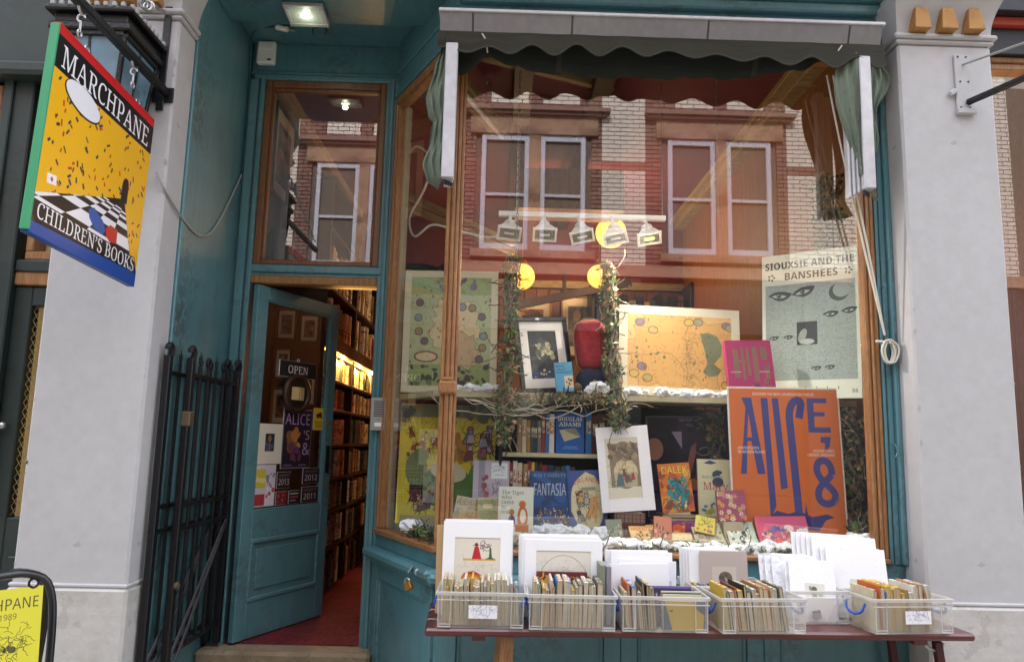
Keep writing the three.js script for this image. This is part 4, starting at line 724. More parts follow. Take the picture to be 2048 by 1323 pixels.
{
  const s = thing('loudspeaker', 'dark loudspeaker box on the ledge behind the fanlight', 'speaker', [-1.6, 2.78, -1.45]);
  s.rotation.y = 0.5; mesh('cabinet', cbox(0.16, 0.3, 0.16, 0.012).clone().translate(0, 0.16, 0), std(0x22262a, 0.7), s); mesh('grille', cbox(0.13, 0.26, 0.012, 0.006).clone().translate(0, 0.16, 0.082), M.black, s);
  mesh('bracket', rod([0.02, 0.05, 0.04], [0.25, -0.03, 0.12], 0.012), M.black, s);
  tag(mesh('ledge', B(-1.775, -0.75, 2.7, 2.74, -1.6, -1.17), M.panel), null, null, null, 'structure');
  const r = thing('print_rack', 'dark wooden rack holding white boards beside the bookcase', 'rack', [-1.18, 0.346, -4.05]);
  mesh('frame', mg([B(-0.14, -0.11, 0, 0.72, -0.15, 0.15), B(0.11, 0.14, 0, 0.72, -0.15, 0.15), B(-0.14, 0.14, 0.66, 0.72, 0.12, 0.15), B(-0.14, 0.14, 0.08, 0.12, 0.12, 0.15)]), M.shelfDark, r); mesh('board', B(-0.105, 0.105, 0.1, 0.62, 0.02, 0.1), M.card2, r);
}
// globe lamps
for (const [x, y, z, r, label] of [[1.05, 3.65, -3.2, 0.15, 'large glowing globe lamp behind the row of spotlights'], [0.2, 3.28, -3.6, 0.135, 'glowing globe lamp behind the ivy garland nearer the door'], [1.07, 3.44, -4.2, 0.13, 'glowing globe lamp behind the ivy garland farther from the door']]) {
  const g = thing('globe_lamp', label, 'lamp', [x, y, z], 'globe lamps in the shop');
  mesh('globe', new THREE.SphereGeometry(r, 28, 18), std(0xffe0a0, 0.4, { emissive: col(0xffb848), emissiveIntensity: 0.75 }), g);
  mesh('stem', rod([0, r - 0.01, 0], [0, 4.295 - y, 0], 0.01), M.brass, g); mesh('collar', new THREE.CylinderGeometry(0.05, 0.06, 0.05, 16).translate(0, r + 0.01, 0), M.brass, g);
  const l = new THREE.PointLight(0xffd3a0, 0.75, 0, 2); l.castShadow = true; l.shadow.radius = 6; g.add(l);
}
// back wall furniture
{
  const sh = thing('wall_shelf', 'dark shelf of leaning books behind the tall band poster', 'shelf', [1.6, 2.3, -4.5]);
  mesh('board', B(-0.55, 0.55, -0.03, 0, -0.38, 0.1), M.shelfDark, sh); mesh('upright', B(-0.58, -0.55, -0.5, 1.15, -0.38, 0.1), M.shelfDark, sh); mesh('upright', B(0.53, 0.56, -0.5, 1.15, -0.38, 0.1), M.shelfDark, sh); mesh('board', B(-0.55, 0.53, 0.52, 0.55, -0.38, 0.1), M.shelfDark, sh);
  let x = 1.08, k = 0; const cs = ['green', 'brown', 'black', 'maroon', 'tan', 'navy', 'grey'];
  for (const lvl of [0, 1]) { x = 1.08; k = 0; while (x < 2.05) { const t = rr(0.05, 0.11), h = rr(0.34, 0.48), cn = pick(cs), o = mesh('shelved_book', spineBox, spineMat[cn]); k++; o.scale.set(t * 0.95, h, 0.28); o.position.set(x + t / 2, 2.302 + lvl * 0.55 + h / 2, -4.6); tag(o, `${cn} book, ${ord(k)} along the ${lvl ? 'upper' : 'lower'} shelf behind the band poster`, 'book', 'books on the shelf behind the band poster'); x += t + 0.004; } }
  const bm = thing('angled_batten', 'dark sloping batten across the back of the shop', 'batten', [0.7, 3.2, -4.3]);
  mesh('batten', barAlong([-0.65, -0.12, 0], [0.75, 0.22, -0.05], 0.09, 0.04), M.shelfDark, bm); mesh('bracket', B(-0.02, 0.02, 0.05, 0.3, -0.06, -0.02), M.shelfDark, bm);
  const tb = thing('fluorescent_batten', 'pale unlit fluorescent fitting on the ceiling over the corner post', 'light fitting', [-0.25, 4.02, -1.25]);
  tb.rotation.y = -0.35; mesh('casing', B(-0.07, 0.07, 0, 0.07, -0.6, 0.6, 0.008), M.pale, tb); mesh('tube', rod([0.03, -0.03, -0.56], [0.03, -0.03, 0.56], 0.019, 10), M.whitePlastic, tb); mesh('hanger', mg([rod([0, 0.07, -0.4], [0, 0.28, -0.4], 0.006), rod([0, 0.07, 0.4], [0, 0.28, 0.4], 0.006)]), M.steel, tb);
  const tr = thing('ceiling_batten', 'pale timber batten crossing the ceiling near the canopy', 'batten', [0.2, 4.24, -1.2]); tr.rotation.y = 0.4; mesh('batten', B(-0.65, 0.65, 0, 0.045, -0.025, 0.025), M.pale, tr); mesh('end_block', B(-0.7, -0.65, 0, 0.058, -0.04, 0.04), M.pale, tr);
  const t2 = thing('ceiling_batten', 'pale double batten hanging beyond the side window', 'batten', [-0.45, 3.56, -2.6]); t2.rotation.set(0, 0.9, -0.05); for (const o of [0, 0.09]) mesh('batten', B(-0.9, 0.9, -o, 0.05 - o, -0.03, 0.03), M.pale, t2); mesh('hanger', rod([0, 0.05, 0], [0, 0.73, 0], 0.006), M.steel, t2);
  const wb = thing('model_ship', 'dark carved model lying on top of a cabinet beyond the side window', 'model', [-0.72, 2.9, -2.4]);
  mesh('hull', new THREE.SphereGeometry(0.2, 16, 10).scale(1.3, 0.5, 0.7).translate(0, 0.1, 0), std(0x2a1c16, 0.7, { bumpMap: T.bumpSoft, bumpScale: 0.03 }), wb); mesh('prow', cbox(0.22, 0.06, 0.06, 0.02).clone().rotateZ(0.6).translate(0.24, 0.18, 0), std(0x201612, 0.7), wb);
  const cb = thing('cabinet', 'dark red painted cabinet beyond the side window', 'cabinet', [-0.6, 0.346, -2.75]); mesh('carcass', B(-0.4, 0.4, 0, 2.55, -0.5, 0.5), std(0x7a2a20, 0.6, { map: T.mottle }), cb); mesh('cornice', B(-0.43, 0.43, 2.5, 2.56, -0.53, 0.53), M.shelfDark, cb);
}

// ---------- window display: carcass ----------
{
  const c = thing('display_shelving', 'cream edged display shelving inside the bay window', 'shelving', [0.7, 1.04, -0.8]);
  const L = (x0, x1, y0, y1, z0, z1, q) => B(x0 - 0.7, x1 - 0.7, y0 - 1.04, y1 - 1.04, z0 + 0.8, z1 + 0.8, q);
  const inner = (z) => -0.66 + 0.455 * (z + 1.03) / 0.83, slab = (y0, y1, z0, z1) => prism([[inner(z0), z0], [2.1, z0], [2.1, z1], [inner(z1), z1]].map(([x, z]) => [x - 0.7, z + 0.8]), y0 - 1.04, y1 - 1.04);
  mesh('base_board', slab(1.035, 1.06, -0.4, -0.262), M.cream, c);
  mesh('step_board', slab(1.061, 1.112, -0.5, -0.34), M.cream, c); mesh('step_board', slab(1.036, 1.115, -1.02, -0.501), M.cream, c);
  mesh('back_board', L(-0.64, 2.16, 1.05, 1.86, -1.13, -1.1), std(0x2b211c, 0.85, { map: T.mottle }), c);
  mesh('upper_shelf', slab(1.872, 1.905, -1.02, -0.52), M.cream, c);
  mesh('middle_shelf', L(0.03, 0.66, 1.535, 1.56, -0.8, -0.52, 0.004), M.cream, c);
  mesh('lower_shelf', L(0.03, 0.66, 1.25, 1.27, -0.8, -0.56, 0.004), M.shelfDark, c);
  for (const x of [0.03, 0.66, 1.4]) mesh('upright', L(x - 0.02, x, 1.11, 1.872, -0.8, -0.54), M.shelfDark, c);
  mesh('shelf_back', L(0.03, 0.64, 1.11, 1.872, -0.83, -0.8), M.shelfDark, c);
}
// flat card, poster, print or book standing or leaning in the window: foot centre, width, height, lean and turn in degrees
function stand(name, label, cat, [x, y, z, w, h, lean, roll], tex, o = {}) {
  const g = thing(name, label, cat, [x, y, z], o.group); g.rotation.set(-lean * D2R, (o.yaw ?? 0) * D2R, roll * D2R, 'YXZ');
  const th = o.th ?? 0.004;
  if (o.book) {
    const c = 0.0025, sm = std(o.spine ?? 0x4a3a30, 0.6);
    mesh('cover', mg([B(-w / 2, w / 2, 0, h, -c, 0, 0.0008), B(-w / 2, w / 2, 0, h, -th, -th + c, 0.0008), B(-w / 2, -w / 2 + c, 0, h, -th + c, -c, 0.0006)]), sm, g);
    mesh('page_block', B(-w / 2 + c, w / 2 - 0.004, 0.003, h - 0.003, -th + c, -c, 0.0006), M.page, g);
  } else mesh(o.backName ?? 'backing', B(-w / 2, w / 2, 0, h, -th, 0, 0.0008), o.back ?? M.card2, g);
  const e = o.inset ?? 0.0015;
  mesh(o.printName ?? 'print', new THREE.PlaneGeometry(w - 2 * e, h - 2 * e).translate(0, h / 2, 0.0008), o.mat ?? phy(0xffffff, o.rough ?? 0.55, { map: tex }), g);
  if (o.frame) { const f = o.frame; mesh('frame', mg([B(-w / 2 - f, w / 2 + f, -f, 0.001, -0.012, 0.018, 0.003), B(-w / 2 - f, w / 2 + f, h - 0.001, h + f, -0.012, 0.018, 0.003), B(-w / 2 - f, -w / 2 + 0.001, 0.001, h - 0.001, -0.012, 0.0175, 0.003), B(w / 2 - 0.001, w / 2 + f, 0.001, h - 0.001, -0.012, 0.0175, 0.003)]), M.blackGloss, g); }
  if (o.mount) { const [a, b, cc, d] = o.mount; mesh('mount', mg([B(-w / 2, a, 0, h, 0.001, 0.004, 0.0008), B(b, w / 2, 0, h, 0.001, 0.004, 0.0008), B(a, b, 0, cc, 0.001, 0.0039, 0.0008), B(a, b, d, h, 0.001, 0.0039, 0.0008)]), o.mountMat ?? M.card2, g); }
  if (o.stand) mesh('stand_block', B(-w * 0.35, w * 0.35, -o.stand, -0.001, -0.08, 0, 0.003), M.cream, g);
  return g;
}
const mapArt = (w, h, land, sea, edge, sd, f) => canvasTex(w, h, (x) => {
  const st = seed; seed = sd; fill(x, edge, 0, 0, w, h); const m = w * 0.07; fill(x, sea, m, m, w - 2 * m, h - 2 * m);
  x.save(); x.beginPath(); x.rect(m, m, w - 2 * m, h - 2 * m); x.clip(); f?.(x, w, h, land, m);
  squiggle(x, 'rgba(60,42,34,0.6)', 210, w, h, 3.2, 1.1); squiggle(x, 'rgba(110,70,40,0.5)', 50, w, h, 9, 1.3); figs(x, ['#8a7a5c', '#a08a6a', '#6a5a4a', '#7a7a6a'], 26, m, m, w - 2 * m, h - 2 * m, 4, 8); x.restore(); seed = st;
});
const coast = (x, c, cx, cy, a, b, n = 40, k = 0.22) => { poly(x, c, Array.from({ length: n }, (_, i) => { const t = i / n * 6.283, r = 1 + rr(-k, k); return [cx + Math.cos(t) * a * r, cy + Math.sin(t) * b * r]; })); x.strokeStyle = 'rgba(80,60,44,0.7)'; x.lineWidth = 2; x.stroke(); };
stand('map_print', 'tall pale green illustrated map in plastic wrap behind the corner post', 'map', [-0.315, 1.912, -0.85, 0.6, 0.79, 3, 0.5], mapArt(480, 632, '#dccba0', '#b7c096', '#d8d2b4', 11, (x, w, h, land, m) => {
  fill(x, '#9aab70', m, m, w, 92); fill(x, '#97a86c', m, h - m - 110, w, 110); blobs(x, ['#6a4a58', '#7a6a80', '#4a5a58', '#8a9a70'], 16, 160, m + 10, 200, 70, 8, 22);
  blobs(x, ['#4a4a44', '#5a4a52', '#3f4a3c', '#6a7a4c'], 40, 50, h - m - 100, 380, 90, 6, 20); coast(x, land, 260, 300, 120, 150); coast(x, '#c8ae88', 300, 420, 90, 90);
  for (let i = 0; i < 11; i++) { const [a, b] = [[80, 170], [75, 250], [80, 320], [110, 370], [300, 190], [350, 195], [400, 240], [410, 340], [405, 400], [390, 460], [250, 480]][i]; ell(x, '#5a4638', a, b, 21, 21); ell(x, ['#7a6a72', '#8a9aa0', '#a08a6a'][i % 3], a, b, 17, 17); }
  ell(x, '#8a5a4a', 120, 450, 62, 30); ell(x, '#d8c49a', 120, 450, 52, 22);
}), { back: M.cream, rough: 0.3, printName: 'map_sheet' });
stand('map_print', 'wide orange and cream illustrated map in plastic wrap on the upper shelf', 'map', [1.09, 1.912, -0.64, 0.745, 0.56, 7, -1.6], mapArt(640, 480, '#bd965e', '#c49e66', '#c2bba4', 13, (x, w, h, land, m) => {
  coast(x, '#bb9258', 320, 240, 300, 220); poly(x, '#6a7058', [[430, 140], [470, 130], [520, 150], [545, 200], [540, 250], [500, 300], [540, 330], [520, 360], [470, 370], [440, 345], [465, 300], [450, 220]]);
  squiggle(x, '#6a5a40', 70, 50, 300, 6, 1.4, 340, 130); for (const [a, b] of [[110, 90], [180, 130], [370, 80], [420, 76], [570, 90], [590, 100], [120, 330], [150, 390], [80, 370], [560, 410]]) { ell(x, '#6a4a34', a, b, 27, 22); ell(x, pick(['#8a8a70', '#a09060', '#7a6a78', '#b09a50']), a, b, 23, 18); }
  x.strokeStyle = '#6a5440'; x.lineWidth = 2; x.beginPath(); x.moveTo(60, 260); x.bezierCurveTo(200, 300, 250, 180, 330, 320); x.bezierCurveTo(360, 380, 420, 350, 430, 420); x.stroke(); blobs(x, ['#4a6a4c', '#5a6a4a'], 9, 80, 220, 160, 60, 4, 10);
}), { back: M.card2, rough: 0.3, printName: 'map_sheet' });
stand('framed_print', 'black framed dark picture with cream mount leaning on the upper shelf', 'framed picture', [0.29, 1.938, -0.6, 0.29, 0.415, 9, 4.5], canvasTex(200, 288, (x, w, h) => {
  fill(x, '#17191f', 0, 0, w, h); const g = ['#8a8a70', '#6a6a50', '#a8a27c', '#4a4a40']; blobs(x, ['#2a2c34', '#3a3a3c', '#24262e'], 40, 40, 40, 120, 200, 6, 20); blobs(x, g, 26, 70, 100, 70, 60, 4, 14); blobs(x, ['#c9c29a', '#b0a880'], 12, 80, 110, 60, 40, 2, 6); fill(x, '#1c2a4c', 30, 210, 140, 44); blobs(x, ['#2f4a80', '#3a5a98', '#c9b070'], 20, 34, 205, 130, 46, 2, 7);
}), { frame: 0.026, mount: [-0.092, 0.092, 0.06, 0.355], mountMat: M.card2, yaw: 18 });
stand('small_book', 'small light blue paperback leaning on the black framed picture', 'book', [0.385, 1.912, -0.47, 0.105, 0.178, 10, 5], canvasTex(110, 190, (x, w, h) => { fill(x, '#4d93b4', 0, 0, w, h); fill(x, '#c9b898', 55, 88, 55, 80); blobs(x, ['#3a3030', '#8a4a3a'], 6, 66, 100, 36, 54, 4, 9); txt(x, 'More', 34, 24, 22, '#15202a'); txt(x, 'about', 40, 44, 20, '#15202a'); txt(x, 'Paddington', 55, 64, 19, '#15202a', 'sans-serif', 'center', 96); }), { book: true, th: 0.018, spine: 0x2f6f8c });
stand('boxed_book', 'glossy pink book with golden lettering on the upper shelf', 'book', [1.49, 1.912, -0.5, 0.29, 0.34, 6, 3], canvasTex(220, 256, (x, w, h) => {
  fill(x, '#b03068', 0, 0, w, h); x.fillStyle = '#8a6a58'; for (const [a, t, b, l] of [[30, 40, 26, 130], [70, 30, 14, 150], [95, 30, 14, 130], [125, 28, 24, 160], [165, 30, 30, 60], [180, 110, 20, 70], [30, 90, 60, 12], [165, 55, 34, 10]]) x.fillRect(a, t, b, l); txt(x, '&', 184, 200, 60, '#8a6a58'); blobs(x, ['#4a4a60', '#c9c4d0', '#2a2a3a', '#c05878'], 26, 20, 212, 180, 34, 5, 16); fill(x, '#d8a8bc', 14, 142, 50, 4); fill(x, '#d8a8bc', 150, 142, 50, 4);
}), { book: true, th: 0.035, spine: 0x9a2858, rough: 0.25, yaw: 8 });
stand('band_poster', 'tall white band poster with grey printed eyes, angled in the window corner', 'poster', [1.835, 1.912, -0.53, 0.565, 0.9, 3, 0], canvasTex(512, 816, (x, w, h) => {
  fill(x, '#d3dac8', 0, 0, w, h); x.font = 'bold 58px sans-serif'; x.fillStyle = '#2a2c2c'; x.textAlign = 'center'; x.textBaseline = 'middle'; x.fillText('SIOUXSIE AND THE', w / 2, 64, 480); x.fillText('BANSHEES', w / 2 + 10, 130, 310);
  for (const cx of [52, 462]) for (let k = 0; k < 5; k++) ell(x, '#2a2c2c', cx + 15 * Math.cos(k * 1.257), 130 + 15 * Math.sin(k * 1.257), 7, 5, k);
  fill(x, '#93a09a', 18, 176, w - 36, 540); const st = seed; seed = 77; for (let i = 0; i < 6500; i++) { const v = rr(0, 1); x.fillStyle = v < 0.4 ? 'rgba(70,84,80,0.55)' : v < 0.75 ? 'rgba(170,184,174,0.6)' : 'rgba(120,132,126,0.6)'; x.fillRect(rr(20, w - 22), rr(178, 712), rr(2, 7), rr(1, 3)); } squiggle(x, 'rgba(60,70,68,0.5)', 120, w - 60, 500, 4, 1, 30, 190); seed = st;
  const eye = (a, b, s, r) => { x.save(); x.translate(a, b); x.rotate(r); x.scale(s, s); x.fillStyle = '#23272b'; x.beginPath(); x.moveTo(-66, -6); x.quadraticCurveTo(-30, -34, 10, -34); x.quadraticCurveTo(46, -34, 72, -22); x.quadraticCurveTo(60, 4, 30, 18); x.quadraticCurveTo(0, 30, -26, 14); x.closePath(); x.fill(); x.fillStyle = '#a9b3ad'; x.beginPath(); x.moveTo(-46, -2); x.quadraticCurveTo(-6, -26, 42, -6); x.quadraticCurveTo(8, 18, -46, -2); x.fill(); ell(x, '#4a524f', -2, -7, 14, 13); ell(x, '#171a1d', -2, -7, 7, 7); ell(x, '#d8ded8', -6, -11, 3, 3); x.restore(); };
  eye(95, 245, 0.95, 0.1); eye(225, 232, 0.95, -0.2); eye(365, 365, 0.6, 0); eye(460, 352, 0.6, -0.1); eye(285, 655, 0.4, 0); eye(355, 652, 0.4, 0); eye(62, 480, 0.4, 0); eye(140, 478, 0.4, 0);
  ell(x, '#3a423f', 410, 245, 50, 48); ell(x, '#93a09a', 424, 232, 44, 42); fill(x, '#22262a', 188, 395, 108, 128); ell(x, '#8a938e', 218, 470, 20, 40, 0.4); ell(x, '#a4ada8', 240, 505, 40, 16);
  for (let i = 0; i < 7; i++) fill(x, '#3a3f3c', 60 + i * 56, 752, 4, 16); txt(x, 'ss', 478, 775, 34, '#2c2e2c', 'serif');
}), { yaw: -38, printName: 'poster_sheet' });
stand('orange_poster', 'large orange poster with tall blue lettering standing against the front pane', 'poster', [1.645, 1.114, -0.4, 0.648, 0.855, 3, 0.6], canvasTex(776, 1024, (x, w, h) => {
  fill(x, '#d2cfc8', 0, 0, w, h); fill(x, '#cf6f38', 10, 10, w - 20, h - 20); const b = '#474a86'; txt(x, 'DISCOVER THE NEW LUXURIOUS EDITION OF', w / 2, 46, 25, '#eadfd6', 'sans-serif', 'center', 430);
  poly(x, b, [[95, 72], [165, 72], [238, 590], [185, 590], [152, 370], [125, 370], [110, 590], [70, 590], [122, 140]]); poly(x, '#cf6f38', [[140, 180], [158, 345], [124, 345]]);
  poly(x, b, [[230, 74], [278, 74], [300, 800], [258, 880], [250, 600]]); poly(x, b, [[308, 74], [352, 74], [385, 680], [338, 690]]);
  x.strokeStyle = b; x.lineWidth = 52; x.beginPath(); x.moveTo(450, 840); x.lineTo(425, 250); x.bezierCurveTo(405, 60, 530, 60, 505, 130); x.lineTo(490, 210); x.stroke();
  fill(x, b, 550, 70, 46, 235); fill(x, b, 550, 70, 138, 34); fill(x, b, 590, 165, 80, 30); fill(x, b, 560, 270, 145, 36); poly(x, b, [[630, 335], [702, 335], [690, 400], [650, 440], [660, 380], [628, 372]]);
  x.lineWidth = 46; x.beginPath(); x.moveTo(690, 590); x.bezierCurveTo(700, 470, 590, 470, 590, 550); x.bezierCurveTo(590, 640, 720, 680, 705, 740); x.bezierCurveTo(690, 800, 590, 800, 590, 720); x.bezierCurveTo(590, 670, 640, 640, 690, 590); x.stroke();
  poly(x, '#45417a', [[240, 880], [300, 830], [380, 850], [450, 830], [540, 870], [640, 850], [690, 870], [630, 890], [580, 960], [500, 950], [420, 880]]); x.fillStyle = '#45417a'; x.beginPath(); x.moveTo(500, 780); x.lineTo(512, 860); x.lineTo(490, 860); x.fill();
  txt(x, 'ADVENTURES', 54, 415, 25, '#eadfd6', 'sans-serif', 'left'); txt(x, 'IN WONDERLAND', 54, 442, 25, '#eadfd6', 'sans-serif', 'left', 190); txt(x, 'ADVENTURES', 722, 430, 25, '#eadfd6', 'sans-serif', 'right'); txt(x, 'UNDER GROUND', 722, 457, 25, '#eadfd6', 'sans-serif', 'right', 200);
}), { rough: 0.35, printName: 'poster_sheet' });
stand('yellow_poster', 'bright yellow illustrated poster behind the side pane and corner post', 'poster', [-0.31, 1.118, -0.8, 0.59, 0.72, 3, -0.4], canvasTex(480, 600, (x, w, h) => {
  fill(x, '#d8c83c', 0, 0, w, h); fill(x, '#7c7f68', 0, 0, w, 66); blobs(x, ['#4c5248', '#6a6a58', '#8a7a50', '#5a6a58'], 30, 0, 0, w, 70, 10, 40); squiggle(x, '#a08a2a', 40, 380, 16, 6, 2.5, 40, 88);
  figs(x, ['#e0d8c4', '#ece4d0', '#8a3a30', '#a04a3a', '#d8c83c'], 12, 40, 150, 150, 130, 22, 34); blobs(x, ['#b07a2c', '#c08a3a', '#94702c'], 16, 260, 150, 80, 130, 12, 34); figs(x, ['#7c8aa8', '#a0a4b8', '#8a3a4a', '#b06a70', '#c8b8b8'], 9, 340, 160, 120, 130, 36, 56);
  ell(x, '#5a7a3c', 250, 420, 140, 110, 0.2); ell(x, '#cfc9a8', 250, 340, 90, 50, 0.2); ell(x, '#7a8a5a', 90, 330, 55, 90); ell(x, '#6a7a52', 110, 260, 40, 36); ell(x, '#4a8a3c', 400, 330, 40, 70, 0.5); fill(x, '#2a2620', 60, 410, 70, 50); figs(x, ['#5a3438', '#3a3038', '#a07a5a', '#7a4a3a', '#c8b090'], 6, 60, 450, 120, 60, 30, 46); fill(x, '#b0a272', 20, 560, w - 40, 40); blobs(x, ['#8a7a62', '#6a6a6a', '#a89a72'], 14, 180, 500, 260, 70, 8, 24);
}), { rough: 0.4, printName: 'poster_sheet' });
stand('lilac_book', 'lilac grey picture book with a white label in the window', 'book', [-0.03, 1.285, -0.52, 0.21, 0.228, 6, 0], canvasTex(200, 216, (x, w, h) => { fill(x, '#b3a9b4', 0, 0, w, h); fill(x, '#8f8a98', 30, 0, 34, h); blobs(x, ['#8a4a52', '#a05a60'], 6, 56, 90, 30, 100, 8, 18); squiggle(x, '#5a4a52', 30, 110, 80, 7, 1.4, 80, 120); fill(x, '#d8dcdc', 100, 12, 90, 86); fill(x, '#6a7a80', 116, 30, 56, 3); squiggle(x, '#4a5a60', 12, 56, 6, 3, 1.2, 116, 50); fill(x, '#8a9aa0', 120, 76, 50, 3); }), { book: true, th: 0.02, spine: 0x8a8090, stand: 0.165 });
stand('old_pamphlet', 'small tilted old engraving card beside the corner post', 'pamphlet', [-0.185, 1.18, -0.46, 0.11, 0.13, 14, -9], canvasTex(96, 112, (x, w, h) => { fill(x, '#b9ac8c', 0, 0, w, h); squiggle(x, '#5a5a48', 26, w - 20, h - 20, 5, 1.2, 10, 10); fill(x, '#8aa09a', 10, 60, 30, 30); }), { stand: 0.06 });
stand('old_pamphlet', 'narrow tan pamphlet in front of the lilac grey book', 'pamphlet', [-0.15, 1.118, -0.4, 0.11, 0.12, 12, -2], canvasTex(96, 112, (x, w, h) => { fill(x, '#c2ad80', 0, 0, w, h); squiggle(x, '#5a4a38', 16, 60, 30, 4, 1.2, 18, 20); fill(x, '#5a4a38', 30, 60, 36, 3); fill(x, '#5a4a38', 46, 60, 4, 44); }));
stand('old_pamphlet', 'olive tan booklet with a title panel in front of the lilac grey book', 'pamphlet', [-0.035, 1.116, -0.39, 0.13, 0.195, 10, 0], canvasTex(112, 160, (x, w, h) => { fill(x, '#b8a878', 0, 0, w, h); fill(x, '#9aa070', 8, 8, w - 34, h - 16); squiggle(x, '#5a5c40', 40, w - 40, h - 30, 5, 1, 10, 14); fill(x, '#cdbf90', 26, 26, 44, 22); }));
stand('picture_book', 'white picture book with an orange shape and grey lettering', 'book', [0.11, 1.114, -0.37, 0.195, 0.262, 7, -0.5], canvasTex(200, 268, (x, w, h) => {
  fill(x, '#d8dccc', 0, 0, w, h); ['The Tiger', 'who', 'came', 'to', 'tea'].forEach((s, i) => txt(x, s, 16, 32 + i * 27, 29, '#6a6458', 'serif', 'left')); ell(x, '#c86a26', 140, 170, 30, 64); ell(x, '#c86a26', 138, 96, 20, 20); ell(x, '#e4e0d0', 142, 164, 17, 40); ell(x, '#6a4a80', 78, 190, 20, 32); ell(x, '#a8743a', 76, 142, 17, 17); fill(x, '#c86a26', 100, 206, 76, 44); fill(x, '#b8a878', 54, 206, 120, 6); fill(x, '#c86a26', 64, 216, 50, 5);
}), { book: true, th: 0.014, spine: 0xd0d0c0 });
stand('picture_book', 'blue picture book with thin white capitals and golden figures along its foot', 'book', [0.308, 1.116, -0.46, 0.225, 0.345, 5, 1], canvasTex(224, 340, (x, w, h) => {
  fill(x, '#274a7c', 0, 0, w, h); blobs(x, ['#2f568c', '#24426c'], 30, 0, 0, w, h, 14, 44); txt(x, "WALT DISNEY'S", w / 2, 22, 26, '#8fa0a0', 'serif', 'center', 190); x.font = '92px sans-serif'; x.fillStyle = '#b8bcc4'; x.textAlign = 'center'; x.save(); x.translate(w / 2, 100); x.scale(0.46, 1); x.fillText('FANTASIA', 0, 0); x.restore(); figs(x, ['#c9a24c', '#d8c08a', '#8a5a3a', '#5a5a8a', '#b07a8a', '#e0d4b0'], 70, 40, 210, 180, 120, 7, 13); blobs(x, ['#c9a24c', '#b08a6a'], 20, 0, 300, 90, 40, 3, 8);
}), { book: true, th: 0.016, spine: 0x24406c });
stand('picture_book', 'cream and blue picture book with an arched red title', 'book', [0.53, 1.117, -0.45, 0.215, 0.355, 5, 4], canvasTex(216, 348, (x, w, h) => {
  fill(x, '#3a548c', 0, 0, w, h); coast(x, '#cfc29a', w / 2, h / 2, 96, 162, 24, 0.05); x.save(); x.translate(w / 2 + 4, 190); for (const [i, c] of [...'ORLANDO'].entries()) { x.save(); x.rotate((i - 3) * 0.155); txt(x, c, 0, -142, 34, '#b05040'); x.restore(); } x.restore(); figs(x, ['#cf9a5a', '#c88a4a', '#3a4450', '#a8a894', '#d8b040', '#8a8f84'], 7, 60, 130, 100, 130, 26, 40); poly(x, '#cf9a5a', [[110, 240], [130, 150], [165, 140], [170, 200], [150, 270]]); squiggle(x, '#6a5a4a', 20, 120, 150, 6, 1.6, 50, 110); fill(x, '#8a8f84', 74, 92, 84, 18); txt(x, 'A SEASIDE HOLIDAY', w / 2, 320, 25, '#a04a3c', 'sans-serif', 'center', 190);
}), { book: true, th: 0.016, spine: 0x3a548c });
stand('mounted_print', 'white mounted print of a candlelit room leaning on the plaid book', 'print', [0.745, 1.252, -0.42, 0.3, 0.475, 7, 4.5], canvasTex(220, 348, (x, w, h) => {
  fill(x, '#d6d0ba', 0, 0, w, h); ell(x, '#8c7c66', w / 2, 160, 62, 98); fill(x, '#8c7c66', 48, 70, 124, 180); ell(x, '#cfc09a', w / 2 + 2, 190, 50, 56); blobs(x, ['#7a6a58', '#a08c72', '#6a5c4c'], 30, 50, 72, 120, 60, 6, 16); fill(x, '#b8ac8c', 64, 190, 94, 60); poly(x, '#5a7480', [[78, 196], [94, 196], [104, 246], [68, 246]]); poly(x, '#b04a3a', [[134, 196], [146, 194], [150, 222], [132, 224]]); ell(x, '#c9a860', 112, 186, 6, 14); figs(x, ['#5a7480', '#b04a3a', '#8c7c66'], 3, 76, 190, 70, 30, 14, 20); squiggle(x, '#5a4c40', 40, 120, 170, 5, 1.1, 50, 76);
}), { mount: [-0.105, 0.085, 0.07, 0.41], mountMat: M.card });
stand('dark_poster', 'dark purple poster hung upside down behind the comic annual', 'poster', [1.11, 1.2, -0.72, 0.39, 0.6, 3, 1], canvasTex(256, 392, (x, w, h) => {
  fill(x, '#241e2c', 0, 0, w, h); x.strokeStyle = '#8a8490'; x.lineWidth = 2; x.strokeRect(4, 4, w - 8, h - 8); x.save(); x.translate(w - 14, 34); x.rotate(Math.PI); txt(x, 'ADVENTURES', 0, 0, 17, '#b8b0bc', 'sans-serif', 'left'); txt(x, 'IN WONDERLAND', 0, 20, 17, '#b8b0bc', 'sans-serif', 'left', 110); x.restore(); blobs(x, ['#33243f', '#3a2a4a', '#1a1622'], 30, 0, 0, w, h, 16, 50); ell(x, '#9a6a58', 30, 130, 36, 44); poly(x, '#a49ab0', [[100, 60], [142, 60], [142, 130]]); poly(x, '#9a5a50', [[150, 230], [178, 120], [200, 100], [196, 150], [170, 240]]); blobs(x, ['#5a2a44', '#a0603c', '#4a2a5a'], 12, 20, 180, 200, 160, 10, 34);
}), { rough: 0.35, stand: 0.08 });
